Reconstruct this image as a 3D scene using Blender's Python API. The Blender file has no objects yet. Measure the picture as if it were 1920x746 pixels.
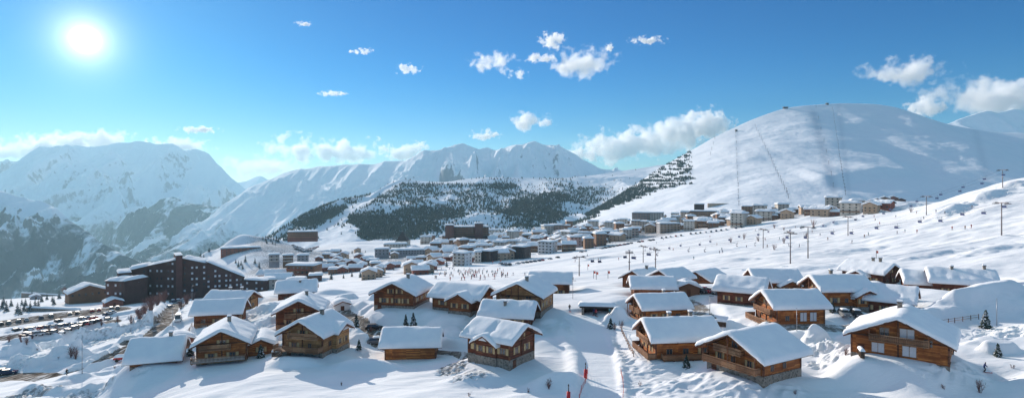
import bpy, bmesh, math, random
import numpy as np
from mathutils import Vector, Matrix
R = math.radians
random.seed(11)
S = bpy.context.scene
COL = S.collection
F, CX, HY = 1100.0, 960.0, 355.0          # focal length and horizon row, in pixels of a 1920 wide picture

# ------------------------------------------------------------------ camera, sky, sun
cd = bpy.data.cameras.new('camera'); cam = bpy.data.objects.new('camera', cd); COL.objects.link(cam)
cd.sensor_width = 36.0; cd.lens = 36.0 * F / 1920.0
cd.shift_y = -(373.0 - HY) / 1920.0
cd.clip_start = 1.0; cd.clip_end = 90000.0
cam.location = (0, 0, 0); cam.rotation_euler = (R(90), 0, 0)
S.camera = cam
SUN_PX, SUN_ROW = 160.0, 75.0
SUNV = Vector(((SUN_PX - CX) / F, 1.0, (HY - SUN_ROW) / F)).normalized()
SUN_EL = R(18.0); SUN_AZ = math.atan2(SUNV.x, SUNV.y)      # from +Y towards +X
sl = bpy.data.lights.new('sun', 'SUN'); sun = bpy.data.objects.new('sun', sl); COL.objects.link(sun)
sl.energy = 4.6; sl.angle = R(0.5); sl.color = (1.0, 0.90, 0.78)
LIGHTV = Vector((math.sin(SUN_AZ) * math.cos(SUN_EL), math.cos(SUN_AZ) * math.cos(SUN_EL), math.sin(SUN_EL)))
sun.rotation_euler = (-LIGHTV).to_track_quat('-Z', 'Y').to_euler()
S.view_settings.view_transform = 'Standard'; S.view_settings.look = 'None'
S.view_settings.gamma = 1.0; S.view_settings.use_curve_mapping = False
S.view_settings.exposure = 0.42
S.cycles.use_denoising = True
S.cycles.max_bounces = 14; S.cycles.diffuse_bounces = 2; S.cycles.glossy_bounces = 1
S.cycles.transmission_bounces = 2; S.cycles.volume_bounces = 12; S.cycles.transparent_max_bounces = 8
S.cycles.sample_clamp_indirect = 6.0
S.cycles.volume_max_steps = 96

class NT:
    """tiny node helper"""
    def __init__(s, tree): s.t = tree; s.n = tree.nodes; s.l = tree.links
    def new(s, typ, **kw):
        nd = s.n.new(typ)
        for k, v in kw.items():
            if k.startswith('_'): setattr(nd, k[1:], v)
            else:
                key = int(k[1:]) if k[0] == 'i' and k[1:].isdigit() else k.replace('__', ' ')
                s.put(nd.inputs[key], v)
        return nd
    def put(s, inp, v):
        if isinstance(v, bpy.types.NodeSocket): s.l.new(v, inp)
        else:
            if hasattr(inp, 'default_value') and hasattr(inp.default_value, '__len__') and len(inp.default_value) == 4 and len(v) == 3: v = (*v, 1)
            inp.default_value = v
    def math(s, op, a, b=0.0, c=0.0, clamp=False):
        nd = s.n.new('ShaderNodeMath'); nd.operation = op; nd.use_clamp = clamp
        s.put(nd.inputs[0], a); s.put(nd.inputs[1], b); s.put(nd.inputs[2], c); return nd.outputs[0]
    def vmath(s, op, a, b=(0, 0, 0), scale=None):
        nd = s.n.new('ShaderNodeVectorMath'); nd.operation = op
        s.put(nd.inputs[0], a); s.put(nd.inputs[1], b)
        if scale is not None: s.put(nd.inputs[3], scale)
        return nd.outputs['Value'] if op in ('DOT_PRODUCT', 'LENGTH', 'DISTANCE') else nd.outputs[0]
    def ramp(s, v, a, b, lo=0.0, hi=1.0, kind='SMOOTHSTEP'):
        nd = s.n.new('ShaderNodeMapRange'); nd.interpolation_type = kind
        s.put(nd.inputs[0], v)
        for i, q in ((1, a), (2, b), (3, lo), (4, hi)): s.put(nd.inputs[i], q)
        return nd.outputs[0]
    def mix(s, f, a, b, typ='MIX'):
        nd = s.n.new('ShaderNodeMix'); nd.data_type = 'RGBA'; nd.blend_type = typ
        s.put(nd.inputs[0], f); s.put(nd.inputs[6], a); s.put(nd.inputs[7], b); return nd.outputs[2]
    def noise(s, vec, scale, detail=4.0, rough=0.55, lac=2.0, dist=0.0, dim='3D'):
        nd = s.n.new('ShaderNodeTexNoise'); nd.noise_dimensions = dim
        s.put(nd.inputs['Vector'], vec); nd.inputs['Scale'].default_value = scale; nd.inputs['Detail'].default_value = detail
        nd.inputs['Roughness'].default_value = rough; nd.inputs['Lacunarity'].default_value = lac; nd.inputs['Distortion'].default_value = dist
        return nd.outputs[0]

W = bpy.data.worlds.new('World'); S.world = W; W.use_nodes = True
w = NT(W.node_tree); w.n.clear()
sky = w.new('ShaderNodeTexSky'); sky.sky_type = 'NISHITA'; sky.sun_disc = False
sky.sun_elevation = SUN_EL; sky.sun_rotation = SUN_AZ
sky.altitude = 1900.0; sky.air_density = 1.0; sky.dust_density = 0.3; sky.ozone_density = 3.0
dirv = w.new('ShaderNodeNewGeometry').outputs['Incoming']
dirv = w.vmath('SCALE', dirv, scale=-1.0)
cosa = w.vmath('DOT_PRODUCT', dirv, tuple(SUNV))
ang = w.math('MULTIPLY', w.math('ARCCOSINE', w.math('MINIMUM', cosa, 0.999999)), 57.2958)      # degrees from the sun
glow = w.math('MULTIPLY', w.math('EXPONENT', w.math('MULTIPLY', ang, -1 / 1.0)), 13.0)
glow = w.math('ADD', glow, w.math('MULTIPLY', w.math('EXPONENT', w.math('MULTIPLY', ang, -1 / 9.0)), 0.75))
disc = w.ramp(ang, 0.6, 1.1, 40.0, 0.0)
glow = w.math('ADD', glow, disc)
hs = w.new('ShaderNodeHueSaturation', Saturation=1.3, Color=sky.outputs[0])
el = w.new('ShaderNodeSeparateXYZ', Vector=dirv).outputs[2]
tint = w.mix(1.0, hs.outputs[0], w.mix(w.ramp(el, 0.33, 0.55), w.mix(w.ramp(el, -0.02, 0.22), (0.32, 0.39, 0.40), (0.005, 0.37, 0.50)), (21.0, 2.75, 1.28)), 'MULTIPLY')  # sky above the frame boosted and reddened as added fill light for shadows
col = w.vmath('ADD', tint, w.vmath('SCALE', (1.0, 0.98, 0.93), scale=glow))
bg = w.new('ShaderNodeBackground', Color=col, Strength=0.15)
wo = w.new('ShaderNodeOutputWorld', Surface=bg.outputs[0])
W.cycles.sampling_method = 'MANUAL'; W.cycles.sample_map_resolution = 1024

# ------------------------------------------------------------------ numeric helpers
_rs = np.random.RandomState(5)
_perm = np.tile(_rs.permutation(512), 3)
_ga = _rs.rand(512) * 6.28318; _gx, _gy = np.cos(_ga), np.sin(_ga)
def pn(x, y, seed=0):
    """gradient noise, about -1..1"""
    x = np.asarray(x, float) + seed * 17.31; y = np.asarray(y, float) - seed * 9.77
    xi = np.floor(x).astype(int); yi = np.floor(y).astype(int); fx = x - xi; fy = y - yi
    def g(ix, iy, dx, dy):
        h = _perm[_perm[ix & 511] + (iy & 511)] & 511
        return _gx[h] * dx + _gy[h] * dy
    u = fx * fx * fx * (fx * (fx * 6 - 15) + 10); v = fy * fy * fy * (fy * (fy * 6 - 15) + 10)
    a = g(xi, yi, fx, fy); b = g(xi + 1, yi, fx - 1, fy); c = g(xi, yi + 1, fx, fy - 1); d = g(xi + 1, yi + 1, fx - 1, fy - 1)
    return 1.5 * ((a * (1 - u) + b * u) * (1 - v) + (c * (1 - u) + d * u) * v)
def fbm(x, y, octs=5, seed=0, gain=0.5):
    s = 0; a = 1; 
    for o in range(octs): s = s + a * pn(x * 2 ** o, y * 2 ** o, seed + o); a *= gain
    return s
def ridged(x, y, octs=5, seed=0, gain=0.5):
    s = 0; a = 1; wgt = 1
    for o in range(octs):
        r = (1 - np.abs(pn(x * 2 ** o, y * 2 ** o, seed + o))) ** 2 * wgt
        s = s + a * r; wgt = np.clip(r * 1.6, 0, 1); a *= gain
    return s
def sstep(x, a, b):
    t = np.clip((np.asarray(x, float) - a) / (b - a), 0, 1); return t * t * (3 - 2 * t)
def blur(Z, sr, sc):
    for ax, sg in ((0, sr), (1, sc)):
        if sg <= 0: continue
        n = int(3 * sg) + 1; k = np.exp(-0.5 * (np.arange(-n, n + 1) / sg) ** 2); k /= k.sum()
        P = np.pad(Z, [(n, n) if a == ax else (0, 0) for a in (0, 1)], mode='edge')
        Z = sum(k[i] * np.take(P, range(i, i + Z.shape[ax]), axis=ax) for i in range(2 * n + 1))
    return Z
def seg_dist(X, Y, pts):
    """distance to a polyline and the arc position along it"""
    best = np.full(np.shape(X), 1e9); tt = np.zeros(np.shape(X)); L = 0
    for (x0, y0), (x1, y1) in zip(pts[:-1], pts[1:]):
        dx, dy = x1 - x0, y1 - y0; l2 = dx * dx + dy * dy + 1e-9
        t = np.clip(((X - x0) * dx + (Y - y0) * dy) / l2, 0, 1)
        d = np.hypot(X - x0 - t * dx, Y - y0 - t * dy)
        m = d < best; best = np.where(m, d, best); tt = np.where(m, L + t * math.sqrt(l2), tt); L += math.sqrt(l2)
    return best, tt
def tag(o, label=None, cat=None, group=None, kind=None):
    if label: o['label'] = label
    if cat: o['category'] = cat
    if group: o['group'] = group
    if kind: o['kind'] = kind
    return o
def grid_mesh(name, X, Y, Z, mat, attrs=None):
    nr, nc = X.shape
    me = bpy.data.meshes.new(name); n = nr * nc
    me.vertices.add(n); me.vertices.foreach_set('co', np.stack([X, Y, Z], -1).astype(np.float32).ravel())
    r = np.arange(nr - 1)[:, None]; c = np.arange(nc - 1)[None, :]; a = r * nc + c
    q = np.stack([a, a + 1, a + nc + 1, a + nc], -1).reshape(-1, 4); m = len(q)
    me.loops.add(m * 4); me.loops.foreach_set('vertex_index', q.ravel().astype(np.int32))
    me.polygons.add(m); me.polygons.foreach_set('loop_start', (np.arange(m) * 4).astype(np.int32))
    me.polygons.foreach_set('use_smooth', np.ones(m, bool))
    for k, v in (attrs or {}).items():
        at = me.attributes.new(k, 'FLOAT', 'POINT'); at.data.foreach_set('value', v.astype(np.float32).ravel())
    me.update(calc_edges=True); me.validate()
    me.materials.append(mat)
    o = bpy.data.objects.new(name, me); COL.objects.link(o); return o

# ------------------------------------------------------------------ materials
def material(name):
    m = bpy.data.materials.new(name); m.use_nodes = True; t = NT(m.node_tree); t.n.clear()
    out = t.new('ShaderNodeOutputMaterial'); return m, t, out
def principled(t, out, color, rough=0.7, normal=None, spec=0.3, metal=0.0, **kw):
    p = t.new('ShaderNodeBsdfPrincipled'); t.put(p.inputs['Base Color'], color); t.put(p.inputs['Roughness'], rough)
    t.put(p.inputs['Specular IOR Level'], spec); t.put(p.inputs['Metallic'], metal)
    if normal is not None: t.put(p.inputs['Normal'], normal)
    t.l.new(p.outputs[0], out.inputs['Surface']); return p
def bump(t, h, strength=0.5, dist=0.1, normal=None):
    b = t.new('ShaderNodeBump', Height=h, Strength=strength, Distance=dist)
    if normal is not None: t.put(b.inputs['Normal'], normal)
    return b.outputs[0]
SNOW = (0.80, 0.83, 0.87)
def plain(name, color, rough=0.6, var=0.15, scale=3.0, spec=0.3, metal=0.0, bmp=0.0):
    m, t, out = material(name); tc = t.new('ShaderNodeTexCoord').outputs['Object']
    n = t.noise(tc, scale, 4)
    c = t.mix(t.ramp(n, 0.3, 0.7, 0, 1, 'LINEAR'), tuple(v * (1 - var) for v in color), tuple(min(1, v * (1 + var)) for v in color))
    nm = bump(t, n, bmp, 0.05) if bmp else None
    principled(t, out, c, rough, nm, spec, metal); return m
# ------------------------------------------------------------------ terrain: ground (one sheet)
TPX = [-700, -400, 0, 150, 250, 340, 400, 450, 500, 560, 620, 700, 800, 1000, 1200, 1400, 1600, 1700, 1800, 1920, 2400, 2700]
TD = [30, 60, 80, 100, 108, 117, 124, 133, 150, 170, 195, 220, 300, 400, 550, 700, 900, 1100, 1500, 2200, 3600]
def rowz(r, d): return -(r - HY) / F * d
# heights (m, camera = 0) for every station
TZ = {
 30:   [-44, -42, -40, -39, -38, -37, -37, -36, -36, -36, -36, -36, -36, -34, -33, -33, -32, -32, -31, -30, -24, -20],
 60:   [-48, -46, -41, -40, -36, -34, -33.5, -33, -33, -33, -33, -33, -33, -35, -34, -33.5, -32, -32, -31, -30, -24, -18],
 80:   [-50, -48, -42, -40, -37, -34.8, -34, -33.4, -33.2, -33, -32.9, -32.8, -32.7, -32.6, -33.2, -32.5, -32, -31, -30.5, -30, -24, -18],
 100:  [-52, -50, -43, -42, -38.8, -36, -35, -34.4, -34, -33.9, -33.8, -33.7, -33.6, -33.2, -33.2, -32, -31, -30, -30, -29, -22, -16],
 108:  [-53, -50.5, -43.5, -42.5, -39.6, -36.6, -35.6, -35, -34.7, -34.5, -34.4, -34.4, -34.1, -33.3, -33, -31.7, -30.3, -29.2, -29, -28, -21, -15],
 117:  [-54, -51, -44, -43, -40.4, -37.3, -36.4, -35.8, -35.4, -35.1, -35.0, -35.1, -34.7, -33.2, -32.4, -31.2, -29.4, -28.4, -28, -27, -20, -14],
 124:  [-55, -52, -45.2, -43.5, -40.6, -38, -37.4, -36.9, -36.0, -35.0, -34.8, -35.2, -35, -33, -32, -30.6, -29, -28, -27.5, -26.3, -19, -13],
 133:  [-56, -53, -46.5, -44, -41.0, -38, -36.8, -36, -35.5, -34.6, -34.4, -34.4, -34.2, -32.8, -31.6, -30, -28.4, -27.5, -27, -25.5, -18, -12],
 150:  [-58, -56, -50.5, -47, -43.5, -40, -38, -36.6, -35.3, -33.9, -33.4, -32.3, -31.5, -31, -30, -29, -27.6, -26.6, -25.8, -24, -15, -9],
 170:  [-60, -58, -54, -50, -45.5, -41, -38.8, -37, -35.5, -33.6, -33, -32, -31, -30.6, -29.5, -28.8, -27, -25.5, -24, -22, -11, -5],
 195:  [-63, -61, -57, -53, -48, -42.5, -39.5, -37.5, -36, -34.5, -34, -33.4, -33, -32.3, -31, -29.8, -27, -25, -23, -20, -7, 0],
 220:  [-66, -64, -60, -56, -51.5, -46, -42.5, -40, -38.5, -38, -37.5, -36.5, -35.5, -34.3, -32.6, -30.6, -27, -24.6, -22, -18, -3, 4],
 300:  [-74, -72, -68, -64.5, -61.5, -58, -55, -53, -52, -50.5, -49, -47, -45.5, -43.5, -39, -34, -27.8, -23.6, -18.5, -12, 12, 20],
 400:  [-86, -84, -77, -76, -75.5, -74.5, -73.5, -72.5, -70, -66, -62, -59.5, -57.5, -54, -46, -37.4, -25.5, -16.5, -3.5, 8.6, 42, 55],
 550:  [-130, -120, -100, -96, -92, -86, -83, -82, -80, -78, -76, -71, -68, -62.5, -50.5, -36, -22.5, -17, -10, 2, 40, 55],
 700:  [-210, -200, -180, -170, -140, -92, -66, -54, -51, -70, -80, -76, -73, -64.5, -51.5, -37, -22.5, -18, -22, -14, 10, 20],
 900:  [-320, -310, -300, -290, -270, -220, -170, -140, -120, -92, -80, -80, -80, -70.5, -53.5, -37.5, -21.5, -20, -26, -24, -15, -10],
 1100: [-400, -400, -390, -380, -360, -320, -290, -260, -220, -150, -105, -95, -92, -78, -58, -38.5, -24, -22, -30, -30, -30, -30],
 1500: [-560, -560, -560, -550, -540, -520, -500, -480, -440, -380, -300, -220, -180, -150, -120, -90, -80, -70, -70, -70, -70, -70],
 2200: [-780, -780, -780, -780, -780, -780, -760, -740, -720, -680, -600, -500, -420, -350, -300, -250, -220, -200, -200, -200, -200, -200],
 3600: [-980] * 10 + [-900] * 4 + [-700] * 8,
}
NC, NR = 860, 1000
PXG = np.linspace(-700, 2700, NC)
# rows packed where the frame shows most of the ground
_d = np.array([30, 90, 240, 480, 1200, 3600.]); _r = np.array([0, 0.10, 0.56, 0.75, 0.92, 1.0])
DG = np.exp(np.interp(np.linspace(0, 1, NR), _r, np.log(_d)))
_T = np.array([TZ[d] for d in TD], float)
_A = np.stack([np.interp(PXG, TPX, _T[i]) for i in range(len(TD))])
_B = np.stack([np.interp(np.log(DG), np.log(TD), _A[:, j]) for j in range(NC)], 1)
ZG = blur(_B, 10, 9)
GP, GD = np.meshgrid(PXG, DG)
XG = (GP - CX) / F * GD; YG = GD
RowsG = np.arange(NR)
def gidx(x, y):
    px = CX + F * x / y
    return np.interp(np.log(y), np.log(DG), RowsG), (px - PXG[0]) / (PXG[1] - PXG[0])
def ground(x, y):
    r, c = gidx(x, y); r = min(max(r, 0), NR - 1.001); c = min(max(c, 0), NC - 1.001)
    i, j = int(r), int(c); a, b = r - i, c - j
    return float((ZG[i, j] * (1 - a) + ZG[i + 1, j] * a) * (1 - b) + (ZG[i, j + 1] * (1 - a) + ZG[i + 1, j + 1] * a) * b)
def hit(px, row, dmin=60.0):
    """where the view line through a pixel first meets the ground"""
    c = min(max((px - PXG[0]) / (PXG[1] - PXG[0]), 0), NC - 1.001); j = int(c); b = c - j
    z = ZG[:, j] * (1 - b) + ZG[:, j + 1] * b
    rows = HY - F * z / DG
    k = np.where((rows <= row) & (DG >= dmin))[0]
    if len(k) == 0: i = int(np.argmin(np.where(DG > dmin, rows, 1e9))); d = DG[i]
    else:
        i = k[0]
        if i == 0: d = DG[0]
        else:
            t = (rows[i - 1] - row) / (rows[i - 1] - rows[i] + 1e-9); t = min(max(t, 0), 1); d = DG[i - 1] * (1 - t) + DG[i] * t
    x = (px - CX) / F * d
    return Vector((x, d, ground(x, d)))
def at(px, row, d): return Vector(((px - CX) / F * d, d, rowz(row, d)))
def local(X, Y, x, y, ang):
    c, s = math.cos(ang), math.sin(ang); dx, dy = X - x, Y - y
    return dx * c + dy * s, -dx * s + dy * c
def window_(x, y, rad):
    """index window of the ground grid round a spot"""
    px0, px1 = CX + F * (x - rad) / max(y - rad, 20), CX + F * (x + rad) / max(y - rad, 20)
    px2, px3 = CX + F * (x - rad) / (y + rad), CX + F * (x + rad) / (y + rad)
    st = PXG[1] - PXG[0]
    c0 = int(max(0, (min(px0, px2) - PXG[0]) / st - 1)); c1 = int(min(NC, (max(px1, px3) - PXG[0]) / st + 2))
    r0 = int(np.searchsorted(DG, max(y - rad, 30)) - 1); r1 = int(np.searchsorted(DG, y + rad) + 1)
    return slice(max(r0, 0), min(r1, NR)), slice(c0, c1)
def mound(px, row, rx, ry, h, ang=0.0, flat=1.0, dmin=60, D=None, nz=0.0):
    """a snow heap: rx, ry in metres, ang = turn"""
    p = hit(px, row, dmin) if D is None else at(px, row, D)
    sr, sc = window_(p.x, p.y, max(rx, ry) * 1.6)
    X, Y = XG[sr, sc], YG[sr, sc]; u, v = local(X, Y, p.x, p.y, R(ang))
    q = np.sqrt((u / rx) ** 2 + (v / ry) ** 2)
    if nz: q = q * (1 + nz * fbm(X / 5, Y / 5, 3, int(px)))
    ZG[sr, sc] += h * (1 - sstep(q, 1 - flat, 1.0)) * (1 - np.clip(1.6 * ROAD[sr, sc], 0, 1))
def bank(pts, wid, h, nz=0.35, px=True, seed=3, sharp=1.0, lump=6.0):
    """a snow bank along a line given in pixels on the ground"""
    P = [hit(*p) for p in pts] if px else [Vector((*p, 0)) for p in pts]
    cx = sum(p.x for p in P) / len(P); cy = sum(p.y for p in P) / len(P)
    rad = max(math.hypot(p.x - cx, p.y - cy) for p in P) + wid * 2
    sr, sc = window_(cx, cy, rad); X, Y = XG[sr, sc], YG[sr, sc]
    d, t = seg_dist(X, Y, [(p.x, p.y) for p in P])
    L = sum((a - b).length for a, b in zip(P[:-1], P[1:]))
    hh = h * (1 + nz * pn(t / lump, t * 0, seed) + 0.5 * nz * pn(X / 2.2, Y / 2.2, seed)) * sstep(t, -1, 4) * (1 - sstep(t, L - 4, L + 1))
    ZG[sr, sc] += np.maximum(hh, 0) * (1 - sstep(d, wid * (1 - sharp), wid))
ROAD = np.zeros_like(ZG); PISTE = np.zeros_like(ZG)
def road(pts, wid, cut=0.0, mask=None, val=1.0, smooth=True):
    P = [hit(*p) for p in pts]
    cx = sum(p.x for p in P) / len(P); cy = sum(p.y for p in P) / len(P)
    rad = max(math.hypot(p.x - cx, p.y - cy) for p in P) + wid * 3 + 5
    sr, sc = window_(cx, cy, rad); X, Y = XG[sr, sc], YG[sr, sc]
    d, t = seg_dist(X, Y, [(p.x, p.y) for p in P])
    tt = [0]
    for a, b in zip(P[:-1], P[1:]): tt.append(tt[-1] + math.hypot(b.x - a.x, b.y - a.y))
    zl = np.interp(t, tt, [p.z for p in P]) - cut
    k = 1 - sstep(d, wid * 0.5, wid * 0.5 + 2.2 + cut)
    ZG[sr, sc] = ZG[sr, sc] * (1 - k) + zl * k
    if mask is not None:
        mk = val * (1 - sstep(d, wid * 0.40, wid * 0.52)); mask[sr, sc] = np.maximum(mask[sr, sc], mk)
# --- plateaus, ploughed banks and lanes of the photograph
road([(-60, 712), (0, 706), (50, 703), (95, 704)], 9.0, 0.3, ROAD)
road([(95, 704), (139, 696), (175, 682), (209, 665), (244, 647), (262, 634), (285, 622), (302, 607), (313, 592), (322, 578), (332, 566)], 6.0, 0.8, ROAD, 0.75)
road([(244, 640), (285, 628), (309, 615)], 6.0, 0.5, ROAD, 0.8)
road([(60, 775), (160, 752), (215, 738), (244, 722), (240, 708), (212, 700), (165, 697)], 5.5, 0.5, PISTE)
mound(110, 722, 9, 7, 1.0, 10, 0.5)
for px, row, rx, ry, h, ang in ((95, 682, 8.5, 5, 3.0, 4), (35, 664, 9, 3.5, 2.6, 0), (168, 640, 12, 4, 3.2, -4), (150, 622, 10, 3.5, 2.2, 0), (250, 614, 9, 3.5, 2.4, 8), (205, 606, 11, 3, 1.8, 5),
                              (60, 640, 14, 3, 2.0, 4), (205, 700, 5, 3, 0.8, 0), (130, 664, 7, 3, 2.2, 10), (240, 588, 12, 4, 1.6, 20), (20, 690, 9, 3, 1.4, 0), (190, 668, 6, 2.4, 1.5, 20)):
    mound(px, row, rx, ry, h, ang, 0.45, nz=0.35)
bank([(262, 617), (285, 603), (300, 585), (308, 572)], 3.2, 2.4)
bank([(335, 604), (318, 622), (296, 634)], 3.0, 1.8)
bank([(100, 714), (140, 709), (185, 706)], 1.8, 0.9)
bank([(30, 735), (90, 739), (150, 738), (185, 728), (193, 716)], 2.4, 1.0, nz=0.6, lump=3)
# car park on the left
road([(-30, 612), (60, 600), (130, 590), (200, 583)], 26, 0.0, ROAD, 0.7)
road([(20, 632), (110, 618), (200, 604)], 12, 0.0, ROAD, 0.75)
# the lane behind the front left chalets
road([(640, 575), (662, 590), (680, 605), (705, 622), (712, 640), (740, 652), (800, 655), (860, 656), (885, 668)], 4.5, 0.8, ROAD, 0.62)
bank([(650, 612), (672, 628), (690, 650)], 2.6, 1.3)
bank([(830, 640), (850, 645), (872, 648)], 2.0, 1.5)
mound(706, 610, 6, 3.5, 1.8, 0, 0.5, nz=0.2); mound(705, 640, 5, 3, 1.2)
mound(690, 690, 9, 4, 1.6, 0, 0.8); mound(555, 685, 7, 3.5, 2.2, -15, 0.8); mound(500, 610, 6, 4, 1.8, 0, 0.7, nz=0.3); mound(500, 580, 7, 4, 1.4, 0, 0.7, nz=0.3)
mound(350, 648, 7, 5, 1.4, 0, 0.8); mound(365, 600, 8, 5, 1.5, 0, 0.8); mound(1020, 650, 7, 8, 1.4, 20, 1.0); mound(900, 715, 8, 5, 1.6, 0, 1.0)
mound(735, 555, 8, 4, 1.2); mound(620, 550, 10, 4, 1.5); mound(470, 548, 16, 6, 1.6)
# lane behind the right hand chalets
road([(1290, 556), (1312, 568), (1330, 590), (1345, 612), (1400, 616), (1480, 620), (1560, 612), (1620, 600)], 4.5, 0.9, ROAD, 0.55)
bank([(1330, 625), (1400, 628), (1470, 634), (1560, 640)], 2.6, 1.7, sharp=0.8)
bank([(1380, 600), (1410, 603)], 2.4, 1.4)
road([(1715, 640), (1790, 626), (1860, 606), (1935, 588)], 4.0, 0.8, ROAD, 0.25)
mound(1830, 577, 15, 5.5, 3.0, 4, 0.6, nz=0.12); mound(1760, 590, 11, 4.5, 1.8, 0, 0.7); mound(1900, 560, 16, 7, 2.4, 0, 0.6, nz=0.1)
# the groomed piste down the middle and its edges
road([(1126, 790), (1127, 746), (1126, 705), (1120, 660), (1110, 628), (1098, 606), (1090, 592)], 7.6, 0.12, PISTE)
bank([(1172, 760), (1168, 715), (1158, 668), (1145, 635), (1135, 612)], 1.4, 0.45, nz=0.6, lump=3)
bank([(1078, 760), (1080, 712), (1078, 676), (1060, 640), (1040, 618)], 2.4, 0.7, nz=0.5, lump=7)
mound(1040, 722, 7, 5, 2.0, 30, 0.9)
# right foreground dunes
mound(1640, 712, 10, 5.5, 2.6, -8, 0.9); mound(1600, 690, 5, 4, 1.2, 0, 0.8); mound(1850, 700, 8, 4, -1.6, 10, 1.0); mound(1300, 722, 10, 4, 0.9, 10); mound(1200, 640, 5, 6, 0.9); mound(1530, 722, 7, 3, 1.0, -10); mound(1740, 720, 9, 5, 1.2, 15)
# groomed runs on the far slopes
for pts, wd in (([(1020, 520), (1180, 500), (1400, 462), (1620, 425), (1800, 385)], 10), ([(980, 500), (1150, 470), (1300, 448), (1450, 425)], 9), ([(1290, 510), (1500, 505), (1700, 480), (1900, 440)], 8)):
    road(pts, wd, 0.5, PISTE)

for pts, wd, dp in (([(900, 508), (1050, 500), (1200, 482), (1330, 462), (1500, 436)], 1.6, -0.7), ([(1000, 512), (1150, 496), (1300, 474), (1450, 452), (1560, 432)], 1.4, -0.7), ([(1130, 480), (1260, 456), (1400, 436), (1500, 424)], 2.2, -1.2),
                    ([(1300, 500), (1500, 492), (1650, 480), (1760, 462), (1920, 430)], 1.3, -0.6), ([(1450, 520), (1600, 508), (1760, 500), (1920, 492)], 1.0, -0.5), ([(1560, 440), (1660, 432), (1760, 410), (1850, 385)], 1.6, -0.8),
                    ([(1850, 552), (1885, 548), (1940, 544)], 0.9, -0.5), ([(1500, 470), (1640, 462), (1750, 448)], 1.2, -0.6), ([(1180, 528), (1320, 515), (1420, 505)], 1.0, -0.4), ([(640, 530), (760, 522), (900, 520)], 1.2, -0.6)):
    bank(pts, wd, dp, nz=0.3, lump=25)
for px, row, rx, ry, h, a in ((1700, 392, 30, 12, 5, 10), (1780, 400, 25, 9, 4, 20), (1850, 372, 22, 10, 4, 15), (1900, 350, 20, 12, 4, 0), (1640, 402, 30, 10, 4, 5), (1560, 424, 24, 9, 3, 0), (1380, 492, 14, 6, 1.2, 0), (1600, 470, 22, 6, 1.5, 10), (1750, 478, 22, 6, 1.8, 15), (1860, 470, 20, 6, 1.8, 15), (1500, 505, 16, 5, 1.0, 0), (1000, 512, 18, 6, 1.2, 0), (760, 512, 16, 6, 1.5, 0), (950, 498, 18, 5, 1.5, 0), (1120, 486, 25, 7, 2, 0)):
    mound(px, row, rx, ry, h, a, 1.0, nz=0.25, dmin=200)
# the snowy knoll behind the dark complex
mound(450, 440, 45, 30, 14, 0, 1.0, D=720); mound(520, 445, 30, 26, 8, 0, 1.0, D=730); mound(385, 462, 22, 26, 8, 0, 1.0, D=690)

# ploughed heaps between the chalets and round the lanes
_r = random.Random(31)
for px, row in ((520, 585), (512, 600), (535, 630), (500, 625), (655, 640), (668, 660), (690, 585), (672, 575), (650, 560), (800, 600), (835, 610), (825, 640), (850, 625), (1010, 610), (1015, 590), (1160, 600), (1150, 590), (1310, 600), (1320, 625), (1350, 640),
                (1370, 625), (1430, 625), (1530, 632), (1560, 655), (1590, 640), (1600, 625), (1545, 610), (1380, 545), (1500, 560), (1720, 600), (1740, 612), (1800, 590), (1850, 640), (1880, 655), (930, 560), (700, 560), (620, 590), (390, 640), (375, 625), (480, 560), (350, 625)):
    mound(px, row, _r.uniform(2.5, 5.5), _r.uniform(1.8, 3.2), _r.uniform(0.6, 1.7), _r.uniform(-25, 25), _r.uniform(0.5, 0.8), nz=0.4)
for q in range(60):
    mound(_r.uniform(0, 330), _r.uniform(590, 700), _r.uniform(2, 7), _r.uniform(1.5, 3), _r.uniform(0.4, 1.4), _r.uniform(-15, 25), 0.6, nz=0.4)
TOWNPX = [(1150, 448), (1250, 430), (900, 470), (1000, 462), (820, 480), (700, 490), (620, 505), (1350, 418), (1450, 408), (1080, 446), (560, 470), (560, 500)]
def town_dirt():
    for px, row in TOWNPX:
        p = hit(px, row); sr, sc = window_(p.x, p.y, 110); X, Y = XG[sr, sc], YG[sr, sc]
        k = (1 - sstep(np.hypot(X - p.x, (Y - p.y)) + 30 * fbm(X / 40, Y / 40, 2, 3), 40, 100)) * 0.75; DIRT[sr, sc] = np.maximum(DIRT[sr, sc], k)
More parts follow.
